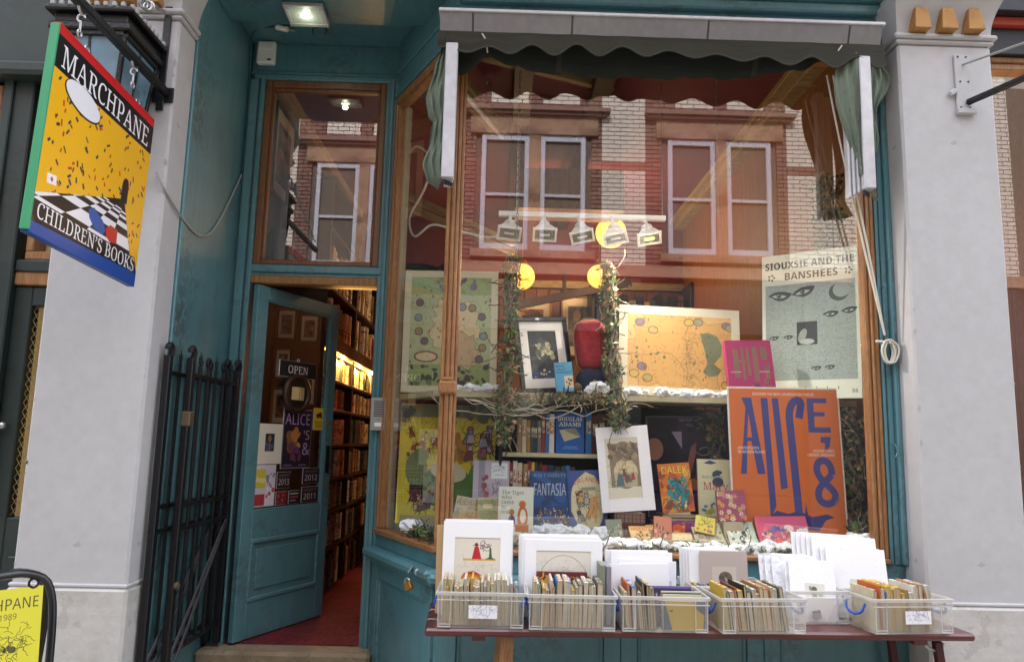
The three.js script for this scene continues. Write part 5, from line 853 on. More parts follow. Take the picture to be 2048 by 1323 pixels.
stand('comic_annual', 'orange and teal comic annual with a yellow block title', 'book', [1.035, 1.25, -0.46, 0.185, 0.275, 9, 5], canvasTex(200, 292, (x, w, h) => { fill(x, '#c8702c', 0, 0, w, h); blobs(x, ['#d8862c', '#b8542c', '#d89a3c', '#8a4a2c'], 30, 0, 60, w, 230, 12, 36); txt(x, 'DALEK', w / 2, 40, 58, '#e0cc4a', 'sans-serif', 'center', 180); blobs(x, ['#2f7a80', '#3a8a8c', '#255a68', '#4a9a94'], 24, 60, 90, 110, 180, 8, 24); poly(x, '#2f8088', [[70, 100], [110, 90], [170, 230], [130, 270]]); figs(x, ['#e0d49a', '#b03a2c', '#d8b04a', '#2f7a80'], 12, 10, 110, 180, 160, 12, 26); squiggle(x, '#2a2420', 40, 180, 200, 8, 2, 10, 80); }), { book: true, th: 0.012, spine: 0xb8602c, stand: 0.1 });
stand('picture_book', 'pale yellow picture book with red script behind the floral book', 'book', [1.285, 1.225, -0.5, 0.255, 0.325, 7, -0.5], canvasTex(232, 296, (x, w, h) => { fill(x, '#cfcaa4', 0, 0, w, h); poly(x, '#3a4a70', [[32, 20], [66, 4], [104, 18], [70, 26]]); blobs(x, ['#3a4250', '#40485c'], 6, 88, 60, 30, 60, 8, 18); ell(x, '#3f4657', 106, 118, 30, 26); txt(x, 'Walt Disney\u2019s', 20, 92, 18, '#50688c', 'serif', 'left'); txt(x, 'Mary', 24, 140, 54, '#b03a4a', 'serif', 'left'); blobs(x, ['#8a9a4a', '#c86a4a', '#4a6a90', '#a8a458'], 20, 20, 230, 190, 56, 6, 16); }), { book: true, th: 0.014, spine: 0xc0b890, stand: 0.1 });
stand('floral_book', 'pink floral patterned book standing among the paperbacks', 'book', [1.315, 1.215, -0.38, 0.16, 0.168, 9, 2], canvasTex(176, 184, (x, w, h) => { fill(x, '#a05068', 0, 0, w, h); for (let i = 0; i < 26; i++) { const a = rr(0, w), b = rr(0, h), c = pick(['#d8c8a8', '#d8a040', '#c87a90', '#b8b070', '#e0d8c8']); for (let k = 0; k < 6; k++) ell(x, c, a + 10 * Math.cos(k * 1.05), b + 10 * Math.sin(k * 1.05), 7, 4, k * 1.05); ell(x, '#c09040', a, b, 5, 5); } }), { book: true, th: 0.02, spine: 0x7a3048, stand: 0.1 });
stand('maroon_book', 'half open maroon cloth book beside the floral book', 'book', [1.468, 1.205, -0.42, 0.12, 0.15, 8, 4], canvasTex(96, 120, (x, w, h) => { fill(x, '#6a2438', 0, 0, w, h); fill(x, '#7a3048', 18, 50, 78, 70); }), { book: true, th: 0.03, spine: 0x5c1c30, yaw: -20, stand: 0.09 });
stand('plaid_book', 'thick plaid cloth book lying on its edge under the mounted print', 'book', [0.748, 1.116, -0.41, 0.172, 0.13, 1, 0], canvasTex(176, 132, (x, w, h) => { fill(x, '#7c5c4c', 0, 0, w, h); fill(x, '#5a1e28', 0, 56, w, 34); x.strokeStyle = '#2c1c1c'; for (let i = 0; i < 8; i++) { x.lineWidth = i % 2 ? 2 : 4; x.beginPath(); x.moveTo(10 + i * 23, 0); x.lineTo(10 + i * 23, h); x.stroke(); } for (let i = 0; i < 6; i++) { x.lineWidth = 2; x.beginPath(); x.moveTo(0, 8 + i * 24); x.lineTo(w, 8 + i * 24); x.stroke(); } }), { book: true, th: 0.12, spine: 0x5a2a28 });
stand('gift_box', 'flat purple and orange patterned gift box below the comic annual', 'box', [1.0, 1.118, -0.4, 0.24, 0.085, 0, 0.5], canvasTex(256, 92, (x, w, h) => { fill(x, '#8a3470', 0, 0, w, h); blobs(x, ['#a84a8a', '#6a2460', '#c05a50'], 26, 0, 0, w, h, 8, 22); poly(x, '#d0622c', [[110, 20], [140, 10], [190, 24], [180, 70], [120, 76]]); blobs(x, ['#e0a83c', '#c83c3c'], 8, 120, 24, 60, 40, 5, 12); blobs(x, ['#e08ab0', '#d86a90'], 8, 6, 10, 80, 70, 4, 12); }), { th: 0.14, back: std(0x6a2850, 0.5), backName: 'box' });
stand('yellow_card', 'small tilted yellow book leaning over the floral book foot', 'book', [1.15, 1.15, -0.36, 0.11, 0.1, 30, -12], canvasTex(96, 80, (x, w, h) => { fill(x, '#c9b94a', 0, 0, w, h); squiggle(x, '#6a6a30', 14, 60, 10, 4, 2, 16, 18); blobs(x, ['#6a8a5a', '#a86a4a', '#e0d890'], 10, 12, 36, 70, 36, 4, 9); }), { book: true, th: 0.008, spine: 0xb0a040 });
const low = (label, p, bg, title, tc, cols, o = {}) => stand('small_book', label, 'book', p, canvasTex(160, 128, (x, w, h) => { fill(x, bg, 0, 0, w, h); blobs(x, cols, o.n ?? 12, 10, 44, w - 20, h - 52, 5, 16); figs(x, cols, (o.n ?? 14) / 2, 14, 50, w - 28, h - 70, 8, 16); if (title) txt(x, title, w / 2, 26, 32, tc, o.font ?? 'sans-serif', 'center', w - 16); }), { book: true, th: o.th ?? 0.014, spine: o.spine ?? 0x8a6a4a });
low('small yellow book lettered INVENTIONS lying on the cotton snow', [0.84, 1.085, -0.33, 0.18, 0.13, 42, 6], '#c09a4c', 'INVENTIONS', '#a03028', ['#6a4a3a', '#8a6a4a', '#5a4a50']);
low('small cream book lying between the yellow and the greenish books', [1.015, 1.088, -0.34, 0.15, 0.11, 46, 3], '#c8ba88', '', '#a8683c', ['#bdae7c', '#b0a070'], { n: 5 });
low('small greyish green book lying tilted on the cotton snow', [1.18, 1.09, -0.33, 0.165, 0.135, 38, 6], '#a8a488', 'THE', '#8a5a5a', ['#7a8a6a', '#9a7a6a', '#6a6a58', '#b0a890']);
low('small mint and white book with black drawings on the cotton snow', [1.36, 1.1, -0.33, 0.16, 0.14, 34, 5], '#b6c4b0', '', '#5a6a5c', ['#30302c', '#d8d8cc', '#4a4a44', '#c8ccc0']);
low('bright pink and orange patterned picture book lying open at the front', [1.585, 1.1, -0.31, 0.29, 0.17, 30, 2], '#c84a70', '', '#fff', ['#d8683c', '#e08aa8', '#5a4a9a', '#d8b03c', '#e8d0c8', '#c83c5c', '#3a3a7a'], { n: 44 });
stand('white_card', 'small white folded price card propped on the bright pink book', 'card', [1.685, 1.1, -0.262, 0.06, 0.1, 18, 14], canvasTex(48, 64, (x, w, h) => { fill(x, '#dedade', 0, 0, w, h); fill(x, '#b8b4bc', 12, 30, 24, 2); }));
stand('shelf_book_faced', 'blue hardback facing out on the middle shelf, white serif title', 'book', [0.42, 1.562, -0.53, 0.165, 0.232, 2, 0], canvasTex(200, 280, (x, w, h) => { fill(x, '#2a5aa0', 0, 0, w, h); x.font = 'bold 42px serif'; x.textAlign = 'center'; x.fillStyle = '#dcdccc'; x.textBaseline = 'middle'; x.fillText('DOUGLAS', w / 2, 40, 176); x.fillText('ADAMS', w / 2, 78, 176); poly(x, '#b9b890', [[22, 120], [140, 104], [176, 164], [60, 200]]); poly(x, '#8a8a70', [[60, 120], [100, 140], [176, 164], [140, 104]]); fill(x, '#8aa8d0', 60, 234, 90, 3); fill(x, '#8aa8d0', 50, 246, 110, 3); }), { book: true, th: 0.024, spine: 0x24508c, rough: 0.25 });

// more small things on the snow and a flat stack under the comic annual
low('small sea green card lying on the snow below the blue picture book', [0.3, 1.09, -0.31, 0.15, 0.085, 50, 2], '#8fa79c', '', '#fff', ['#b8c4b8', '#6a8a80', '#7a8f88'], { n: 6, th: 0.004 });
low('small slate blue book lying on the snow below the arched red title book', [0.55, 1.088, -0.31, 0.18, 0.09, 52, -2], '#7c8790', '', '#fff', ['#5a6a78', '#a0a8a8', '#8a7a6a'], { n: 6 });
low('tan leaflet propped on the snow between two small slate and green cards', [0.42, 1.092, -0.3, 0.08, 0.08, 48, 8], '#b8a888', '', '#fff', ['#8a7a5c', '#cfc3a4'], { n: 5, th: 0.003 });
for (const [k, y, cn, w] of [[0, 1.204, 'green', 0.2], [1, 1.222, 'tan', 0.19]]) { const o = thing('flat_book', `${cn} book lying flat under the comic annual`, 'book', [1.03, y, -0.52]); o.rotation.y = 0.06 * (k ? 1 : -1); mesh('cover', mg([B(-w / 2, w / 2, 0, 0.002, -0.07, 0.07, 0.0006), B(-w / 2, w / 2, 0.014, 0.016, -0.07, 0.07, 0.0006), B(-w / 2, -w / 2 + 0.002, 0.002, 0.014, -0.07, 0.07, 0.0006)]), bookMat[cn], o); mesh('page_block', B(-w / 2 + 0.002, w / 2 - 0.003, 0.002, 0.014, -0.067, 0.067, 0.0006), M.page, o); }
low('small coral book leaning among the paperbacks below the dark poster', [0.92, 1.116, -0.36, 0.1, 0.12, 18, -4], '#c07a60', '', '#fff', ['#8a4a40', '#d8b090', '#5a4a4a'], { n: 8 });
low('small grey green book leaning beside the plaid book', [0.655, 1.116, -0.35, 0.09, 0.1, 16, 3], '#8a927c', '', '#fff', ['#5a6450', '#b8b898', '#6a5a4a'], { n: 8 });

// books on the two shelves between the garlands
function shelfRow(list, x0, y, z, group, place) {
  let x = x0;
  list.forEach(([cn, t, h], i) => { const o = thing('spine_book', `${cn} spined book, ${ord(i + 1)} from the door side on ${place}`, 'book', [x + t / 2, y, z], group); bookParts(o, t * 0.96, h, 0.14, cn); if (i % 4 === 3) o.rotation.z = -0.02; x += t; });
}
shelfRow([['tan', 0.026, 0.2], ['cream', 0.026, 0.19], ['ochre', 0.024, 0.185], ['green', 0.018, 0.185], ['navy', 0.022, 0.18], ['grey', 0.022, 0.185], ['red', 0.022, 0.235], ['blue', 0.024, 0.23], ['white', 0.03, 0.225]], 0.115, 1.561, -0.6, 'books on the middle display shelf', 'the middle display shelf');
shelfRow([['blue', 0.036, 0.24], ['maroon', 0.04, 0.22], ['brown', 0.04, 0.23]], 0.51, 1.561, -0.6, 'books on the middle display shelf beyond the blue hardback', 'the shelf just beyond the blue hardback');
shelfRow([['red', 0.02, 0.23], ['white', 0.024, 0.24], ['cream', 0.03, 0.23], ['tan', 0.03, 0.225], ['red', 0.022, 0.24], ['yellow', 0.018, 0.235], ['green', 0.018, 0.235], ['maroon', 0.024, 0.235], ['red', 0.03, 0.22], ['navy', 0.045, 0.22], ['green', 0.03, 0.215], ['green', 0.03, 0.215], ['blue', 0.03, 0.22], ['brown', 0.03, 0.21]], 0.075, 1.271, -0.62, 'books on the lower display shelf', 'the lower display shelf');

// plump cushions between the framed picture and the wide map
{
  const pil = (w, h, d) => { const g = new THREE.SphereGeometry(1, 32, 20), p = g.attributes.position; for (let i = 0; i < p.count; i++) { const x = p.getX(i), y = p.getY(i), z = p.getZ(i), f = (v) => Math.sign(v) * Math.abs(v) ** 0.55; p.setXYZ(i, f(x) * w / 2 * (1 + 0.03 * Math.sin(y * 9)), f(y) * h / 2, f(z) * d / 2 * (1 + 0.04 * Math.sin(x * 11 + y * 5))); } g.computeVertexNormals(); return g; };
  const r = thing('red_cushion', 'plump red felt cushion with tan piping propped in the window', 'cushion', [0.545, 2.2, -0.6]); r.rotation.z = 0.12;
  mesh('cover', pil(0.19, 0.3, 0.14), std(0xb8323a, 0.95, { map: T.fabric }), r); mesh('piping', tube(Array.from({ length: 33 }, (_, i) => { const a = i / 32 * 6.2832, f = (v) => Math.sign(v) * Math.abs(v) ** 0.55; return V(f(Math.cos(a)) * 0.098, f(Math.sin(a)) * 0.153, 0); }), 0.006, 80, 6), std(0xb08a60, 0.9), r);
  const b = thing('blue_cushion', 'plump navy blue cushion under the red felt cushion', 'cushion', [0.56, 1.98, -0.6]); mesh('cover', pil(0.2, 0.16, 0.16), std(0x2a3350, 0.95, { map: T.fabric }), b); mesh('button', new THREE.SphereGeometry(0.012, 10, 8).translate(0, 0.0, 0.078), M.brass, b);
  const k = thing('round_tan_ball', 'tan felt ball resting against the navy cushion', 'ball', [0.455, 1.938, -0.5]); mesh('ball', new THREE.SphereGeometry(0.03, 16, 12), std(0x7a6238, 0.95, { map: T.fabric }), k); mesh('seam', new THREE.TorusGeometry(0.0302, 0.0014, 5, 24).rotateY(0.6), std(0x5a4628, 0.9), k);
}

// ---------- garlands, twigs and cotton snow ----------
function leafGeo(s) {                                     // small five-lobed leaf, slightly folded
  const c = V(0, 0.1 * s, 0.12 * s), q = [[0, 0], [0.5, -0.1], [0.42, 0.3], [0.75, 0.55], [0.3, 0.6], [0, 1.15], [-0.3, 0.6], [-0.75, 0.55], [-0.42, 0.3], [-0.5, -0.1]].map(([x, y]) => V(x * s, y * s, -Math.abs(x) * 0.25 * s)), tri = [];
  for (let i = 0; i < q.length; i++) tri.push([c, q[i], q[(i + 1) % q.length]]);
  return flat(tri, V(0, 0.3 * s, -5));
}
const leafG = leafGeo(1), mtx = new THREE.Matrix4(), qt = new THREE.Quaternion(), eu = new THREE.Euler();
function leaves(n, at, s0, s1) { const out = []; for (let i = 0; i < n; i++) { qt.setFromEuler(eu.set(rr(-1.3, 0.9), rr(-3.1, 3.1), rr(-3.1, 3.1))); const s = rr(s0, s1); out.push(leafG.clone().applyMatrix4(mtx.compose(at(i / n), qt, V(s, s, s)))); } return mg(out); }
function twigs(n, at, len, r) { const out = []; for (let i = 0; i < n; i++) { const p = at(rnd()), d = V(rr(-1, 1), rr(-1, 1), rr(-0.7, 0.7)).normalize(), pts = [p.clone()]; for (let k = 0; k < 4; k++) { d.add(V(rr(-0.5, 0.5), rr(-0.5, 0.5), rr(-0.4, 0.4))).normalize(); pts.push(pts[k].clone().addScaledVector(d, len / 4 * rr(0.7, 1.3))); } out.push(tube(pts, r * rr(0.6, 1.3), 7, 4)); } return mg(out); }
function garland(label, path, w, nl, o = {}) {
  const g = thing('ivy_garland', label, 'garland', path[0]); const base = V(...path[0]), cv = new THREE.CatmullRomCurve3(path.map((p) => V(...p).sub(base)));
  const at = (t) => cv.getPoint(t).add(V(rr(-w, w) * (0.7 + 0.7 * Math.abs(Math.sin(t * 9 + path[0][0] * 5))), rr(-0.02, 0.02), rr(-0.05, 0.05)));
  const stems = []; for (let k = 0; k < 7; k++) { const a = rnd() * 7; stems.push(tube(Array.from({ length: 16 }, (_, i) => cv.getPoint(i / 15).add(V(Math.cos(a + i * 0.7) * w * 0.7 + rr(-0.008, 0.008), rr(-0.01, 0.01), Math.sin(a + i * 0.7) * w * 0.7))), rr(0.004, 0.009), 50, 5)); }
  stuff(mesh('stem', mg(stems), M.twig, g)); stuff(mesh('twigs', twigs(o.tw ?? 80, at, 0.075, 0.0024), M.twigPale, g)); if (!o.tw) stuff(mesh('side_shoots', twigs(16, at, 0.2, 0.003), M.twig, g));
  stuff(mesh('dark_twigs', twigs(70, at, 0.08, 0.003), std(0x4a3e30, 0.9), g));
  stuff(mesh('dry_leaves', leaves(Math.round(nl * (o.dry ?? 0.5) * 1.3), at, 0.016, 0.034), M.leafDry, g)); stuff(mesh('green_leaves', leaves(Math.round(nl * 0.45), at, 0.018, 0.036), M.leafGreen, g)); stuff(mesh('dark_leaves', leaves(Math.round(nl * 0.7), at, 0.016, 0.034), M.leafDark, g));
  return g;
}
garland('ivy and twig garland hanging beside the tall green map', [[0.06, 2.7, -0.5], [0.05, 2.4, -0.5], [0.055, 2.1, -0.48], [0.03, 1.85, -0.46], [0.04, 1.6, -0.47]], 0.04, 330);
garland('ivy and twig garland hanging beside the wide orange map', [[0.63, 2.68, -0.5], [0.645, 2.4, -0.5], [0.655, 2.1, -0.48], [0.68, 1.85, -0.46], [0.7, 1.72, -0.47]], 0.04, 300);
garland('dry twig swag along the upper shelf between the two hanging garlands', [[-0.02, 1.88, -0.46], [0.2, 1.865, -0.45], [0.4, 1.87, -0.45], [0.6, 1.87, -0.45], [0.72, 1.85, -0.46]], 0.022, 120, { dry: 0.8, tw: 50 });
garland('brushwood clump in the corner beyond the orange poster', [[2.0, 1.12, -0.5], [2.05, 1.3, -0.52], [2.02, 1.5, -0.5], [2.05, 1.7, -0.52], [2.02, 1.85, -0.5]], 0.07, 260, { dry: 1 });
garland('brushwood clump between the dark poster and the orange poster', [[1.32, 1.25, -0.75], [1.36, 1.5, -0.75], [1.34, 1.7, -0.75], [1.3, 1.83, -0.75]], 0.06, 160, { dry: 1 });
garland('bunch of dried hops hanging high by the window jamb', [[2.03, 3.3, -0.6], [2.0, 3.1, -0.6], [2.02, 2.9, -0.6], [2.05, 2.72, -0.6]], 0.07, 260, { dry: 0.9 });
garland('green sprig behind the cotton snow in the side pane corner', [[-0.46, 1.09, -0.62], [-0.4, 1.11, -0.5], [-0.34, 1.1, -0.42], [-0.28, 1.1, -0.34]], 0.03, 240, { dry: 0.05, tw: 30 });
garland('green sprig behind the cotton snow at the foot of the jamb', [[1.96, 1.08, -0.3], [2.0, 1.16, -0.32], [1.98, 1.22, -0.34]], 0.03, 120, { dry: 0.1, tw: 30 });
garland('green sprigs under the cotton snow along the front sill', [[0.05, 1.07, -0.27], [0.5, 1.07, -0.26], [1.0, 1.07, -0.26], [1.7, 1.07, -0.26]], 0.02, 360, { dry: 0.2, tw: 60 });
{                                                         // pale wiry strands looping below the upper shelf
  const s = thing('wire_strands', 'pale wiry strands looping below the upper shelf', 'wire', [0.35, 1.8, -0.44]), out = [];
  for (let k = 0; k < 8; k++) { const x0 = rr(-0.75, -0.1), x1 = x0 + rr(0.4, 0.75), d = rr(0.03, 0.1), pts = []; for (let i = 0; i <= 9; i++) { const t = i / 9; pts.push(V(x0 + (x1 - x0) * t, rr(-0.012, 0.012) + 0.06 - 4 * d * t * (1 - t), rr(-0.02, 0.02))); } out.push(tube(pts, 0.0028, 40, 4)); }
  stuff(mesh('strand', mg(out), std(0xc4bda6, 0.8), s));
}
function snow(label, path, r, n, wide = 0.03) {
  const g = thing('cotton_snow', label, 'cotton snow', path[0]), base = V(...path[0]), cv = new THREE.CatmullRomCurve3(path.map((p) => V(...p).sub(base))), out = [];
  for (let i = 0; i < n; i++) {
    const ico = new THREE.IcosahedronGeometry(1, 7), p = ico.attributes.position, a = rr(0, 9), s = r * rr(0.4, 1.35), c = cv.getPoint((i + rnd() * 0.7) / n).add(V(rr(-0.02, 0.02), rr(-0.008, 0.012), rr(-wide, wide)));
    const e = new THREE.Matrix4().makeRotationFromEuler(new THREE.Euler(rr(0, 6), rr(0, 6), rr(0, 6))), v = new THREE.Vector3(), b = rr(0, 9);
    for (let k = 0; k < p.count; k++) { const X = p.getX(k), Y = p.getY(k), Z = p.getZ(k), { x, y, z } = v.set(X, Y, Z).applyMatrix4(e), f = 1 + 0.2 * Math.sin(x * 3.1 + a) * Math.cos(z * 3.7 + b) + 0.1 * Math.sin(y * 6.3 + x * 4.1 + b) + 0.05 * Math.sin(z * 11 + y * 8 + a) + 0.03 * Math.sin(x * 19 + b) * Math.sin(y * 23 + a); p.setXYZ(k, X * f * s * 1.25 + c.x, Y * f * s * 0.85 + c.y, Z * f * s + c.z); }
    ico.computeVertexNormals(); out.push(ico);
  }
  stuff(mesh('tuft', mg(out), M.cotton, g));
}
snow('cotton wool snow heaped along the front sill behind the glass', [[0.2, 1.085, -0.285], [0.6, 1.08, -0.28], [1.0, 1.078, -0.275], [1.4, 1.078, -0.275], [1.68, 1.08, -0.27]], 0.036, 46);
snow('cotton wool snow under the arched red title book', [[0.24, 1.14, -0.36], [0.4, 1.145, -0.36], [0.62, 1.13, -0.36]], 0.03, 12);
snow('cotton wool snow on the upper shelf below the wide map', [[0.7, 1.925, -0.535], [0.95, 1.92, -0.54], [1.2, 1.92, -0.54], [1.4, 1.92, -0.54]], 0.026, 26, 0.012);
snow('cotton wool snow on the upper shelf below the tall green map', [[-0.26, 1.915, -0.53], [-0.1, 1.925, -0.53], [0.0, 1.915, -0.52]], 0.022, 10, 0.01);
snow('cotton wool tuft in front of the navy cushion', [[0.5, 1.925, -0.44], [0.57, 1.935, -0.44], [0.62, 1.93, -0.44]], 0.034, 6, 0.01);
snow('cotton wool snow in the corner at the foot of the jamb', [[1.88, 1.08, -0.3], [1.95, 1.11, -0.3], [1.98, 1.16, -0.31]], 0.045, 8);
snow('cotton wool tuft at the door end of the side pane', [[-0.5, 1.13, -0.66], [-0.44, 1.12, -0.58]], 0.04, 4);
snow('cotton wool tuft beside the corner post', [[-0.3, 1.1, -0.4], [-0.25, 1.13, -0.36]], 0.04, 4);
snow('cotton wool tuft on the card near the corner post', [[-0.21, 1.14, -0.31], [-0.2, 1.2, -0.33]], 0.03, 3, 0.01);

// ---------- track of spotlights, chains and loose cable ----------
{
  const t = thing('spotlight_track', 'white ceiling track with five square spotlights hanging in the window', 'spotlight track', [0.49, 3.015, -0.65]);
  mesh('track', B(-0.52, 0.52, -0.014, 0.018, -0.018, 0.018, 0.003), M.whitePlastic, t);
  mesh('hanger', mg([rod([-0.41, 0.018, 0], [-0.41, 1.28, 0], 0.003, 5), rod([0.5, 0.018, 0], [0.5, 1.28, 0], 0.003, 5)]), M.steel, t);
  [-0.45, -0.235, -0.015, 0.195, 0.4].forEach((x, i) => {
    const h = new THREE.Group(); h.name = 'spotlight_head'; t.add(h); h.position.set(x, -0.05, 0); h.rotation.set([-0.62, -0.6, -0.5, -0.45, -0.5][i], [0.1, 0, -0.25, -0.3, -0.2][i], [-0.02, 0, 0.1, 0.06, 0.08][i]);
    const fr = (w1, w2, y1, y2, d1, d2) => { const p = [[-w1, y1, d1], [w1, y1, d1], [w1, y1, -d1], [-w1, y1, -d1], [-w2, y2, d2], [w2, y2, d2], [w2, y2, -d2], [-w2, y2, -d2]].map((q) => V(...q)); return flat([[0, 1, 5, 4], [1, 2, 6, 5], [2, 3, 7, 6], [3, 0, 4, 7], [0, 1, 2, 3]].map((f) => f.map((k) => p[k])), V(0, (y1 + y2) / 2, 0)); };
    mesh('shade', mg([fr(0.038, 0.068, -0.05, -0.105, 0.03, 0.045)]), M.whitePlastic, h); mesh('gear_box', new THREE.CylinderGeometry(0.034, 0.04, 0.04, 14).translate(0, -0.03, 0), M.whitePlastic, h);
    mesh('bracket', mg([B(-0.008, 0.008, -0.07, 0.05, 0.036, 0.042, 0.002), B(-0.012, 0.012, 0.03, 0.055, 0, 0.042, 0.002)]), M.whitePlastic, h);
    const bz = mesh('bezel', mg([B(-0.074, 0.074, -0.118, -0.102, 0.04, 0.052, 0.002), B(-0.074, 0.074, -0.118, -0.102, -0.052, -0.04, 0.002), B(-0.074, -0.06, -0.1175, -0.1025, -0.04, 0.04, 0.002), B(0.06, 0.074, -0.1175, -0.1025, -0.04, 0.04, 0.002)]), M.whitePlastic, h);
    mesh('reflector', B(-0.06, 0.06, -0.107, -0.103, -0.04, 0.04, 0.001), std(0x8a8d88, 0.2, { metalness: 0.8 }), bz);
    mesh('bulb', new THREE.CapsuleGeometry(0.007, 0.05, 4, 8).rotateZ(Math.PI / 2).translate(0, -0.112, 0), i === 4 ? std(0xf4ff90, 0.5, { emissive: col(0xe8ff60), emissiveIntensity: 1.2 }) : std(0xe0e0d8, 0.3), h);
    if (i === 4) { const l = new THREE.SpotLight(0xfff5e4, 3.7, 0, 1.4, 0.5, 2); l.position.set(0, -0.125, 0); l.target.position.set(0.05, -1.1, 0.35); l.castShadow = true; h.add(l, l.target); }
  });
  for (const [x, y0, z, label] of [[0.085, 2.72, -0.55, 'chain hanging above the ivy garland nearer the door'], [1.325, 3.07, -0.6, 'chain hanging free beyond the spotlight track']]) {
    const c = thing('hanging_chain', label, 'chain', [x, y0, z]), out = []; for (let i = 0; i * 0.026 < 4.29 - y0; i++) out.push(new THREE.TorusGeometry(0.009, 0.0022, 5, 10).scale(0.75, 1.7, 1).rotateY(i % 2 ? 1.4 : 0.2).translate(0, i * 0.026, 0)); stuff(mesh('links', mg(out), M.chain, c)); mesh('end_hook', tube([[0, 0.0, 0], [0, -0.03, 0], [0.012, -0.045, 0], [0.02, -0.03, 0]], 0.003, 10, 5), M.chain, c);
  }
  tag(mesh('loose_cable', tube([[-0.72, 3.1, -1.2], [-0.72, 3.4, -1.15], [-0.62, 3.62, -1.1], [-0.5, 3.5, -1.05], [-0.54, 3.3, -1.05], [-0.64, 3.1, -1.1], [-0.6, 2.98, -1.1], [-0.48, 3.05, -1.05], [-0.3, 3.0, -1.0], [-0.05, 2.94, -0.9], [0.1, 3.02, -0.7]], 0.008, 90, 6), M.whitePlastic), 'loose white cable looping inside the side pane', 'cable');
}

// ---------- trestle table with boxes of books ----------
const tableY = 0.815, tableYaw = 2.4 * D2R;
{
  const t = thing('trestle_table', 'long dark red varnished folding table in front of the bay window', 'table', [0.93, 0, 0.13]); t.rotation.y = tableYaw;
  const W = 1.235;
  [[-0.285, -0.1], [-0.094, 0.09], [0.096, 0.28]].forEach(([a, b]) => mesh('plank', B(-W, W, tableY - 0.032, tableY, a, b, 0.009), M.table, t));
  for (const z of [-0.097, 0.093]) mesh('seam', B(-W + 0.004, W - 0.004, tableY - 0.03, tableY - 0.0015, z - 0.003, z + 0.003, 0.0005), std(0xc8b4ac, 0.7), t);
  for (const x of [-1.0, 1.0]) mesh('batten', B(x - 0.03, x + 0.03, tableY - 0.06, tableY - 0.033, -0.24, 0.24), M.table, t);
  for (const z of [-0.2, 0.18]) mesh('leg', barAlong([-0.91, 0, z], [-0.87, tableY - 0.05, z], 0.06, 0.03), M.wood, t, 'orange brown timber leg');
  for (const z of [-0.2, 0.2]) mesh('leg', barAlong([1.18, 0, z], [1.1, tableY - 0.05, z], 0.035, 0.035), std(0x4a1c20, 0.5), t, 'dark red metal leg');
  for (const z of [-0.2, 0.2]) mesh('hinge', tube([[1.03, tableY - 0.045, z], [1.05, tableY - 0.075, z], [1.1, tableY - 0.09, z], [1.13, tableY - 0.06, z]], 0.008, 16, 6), M.steel, t);
}
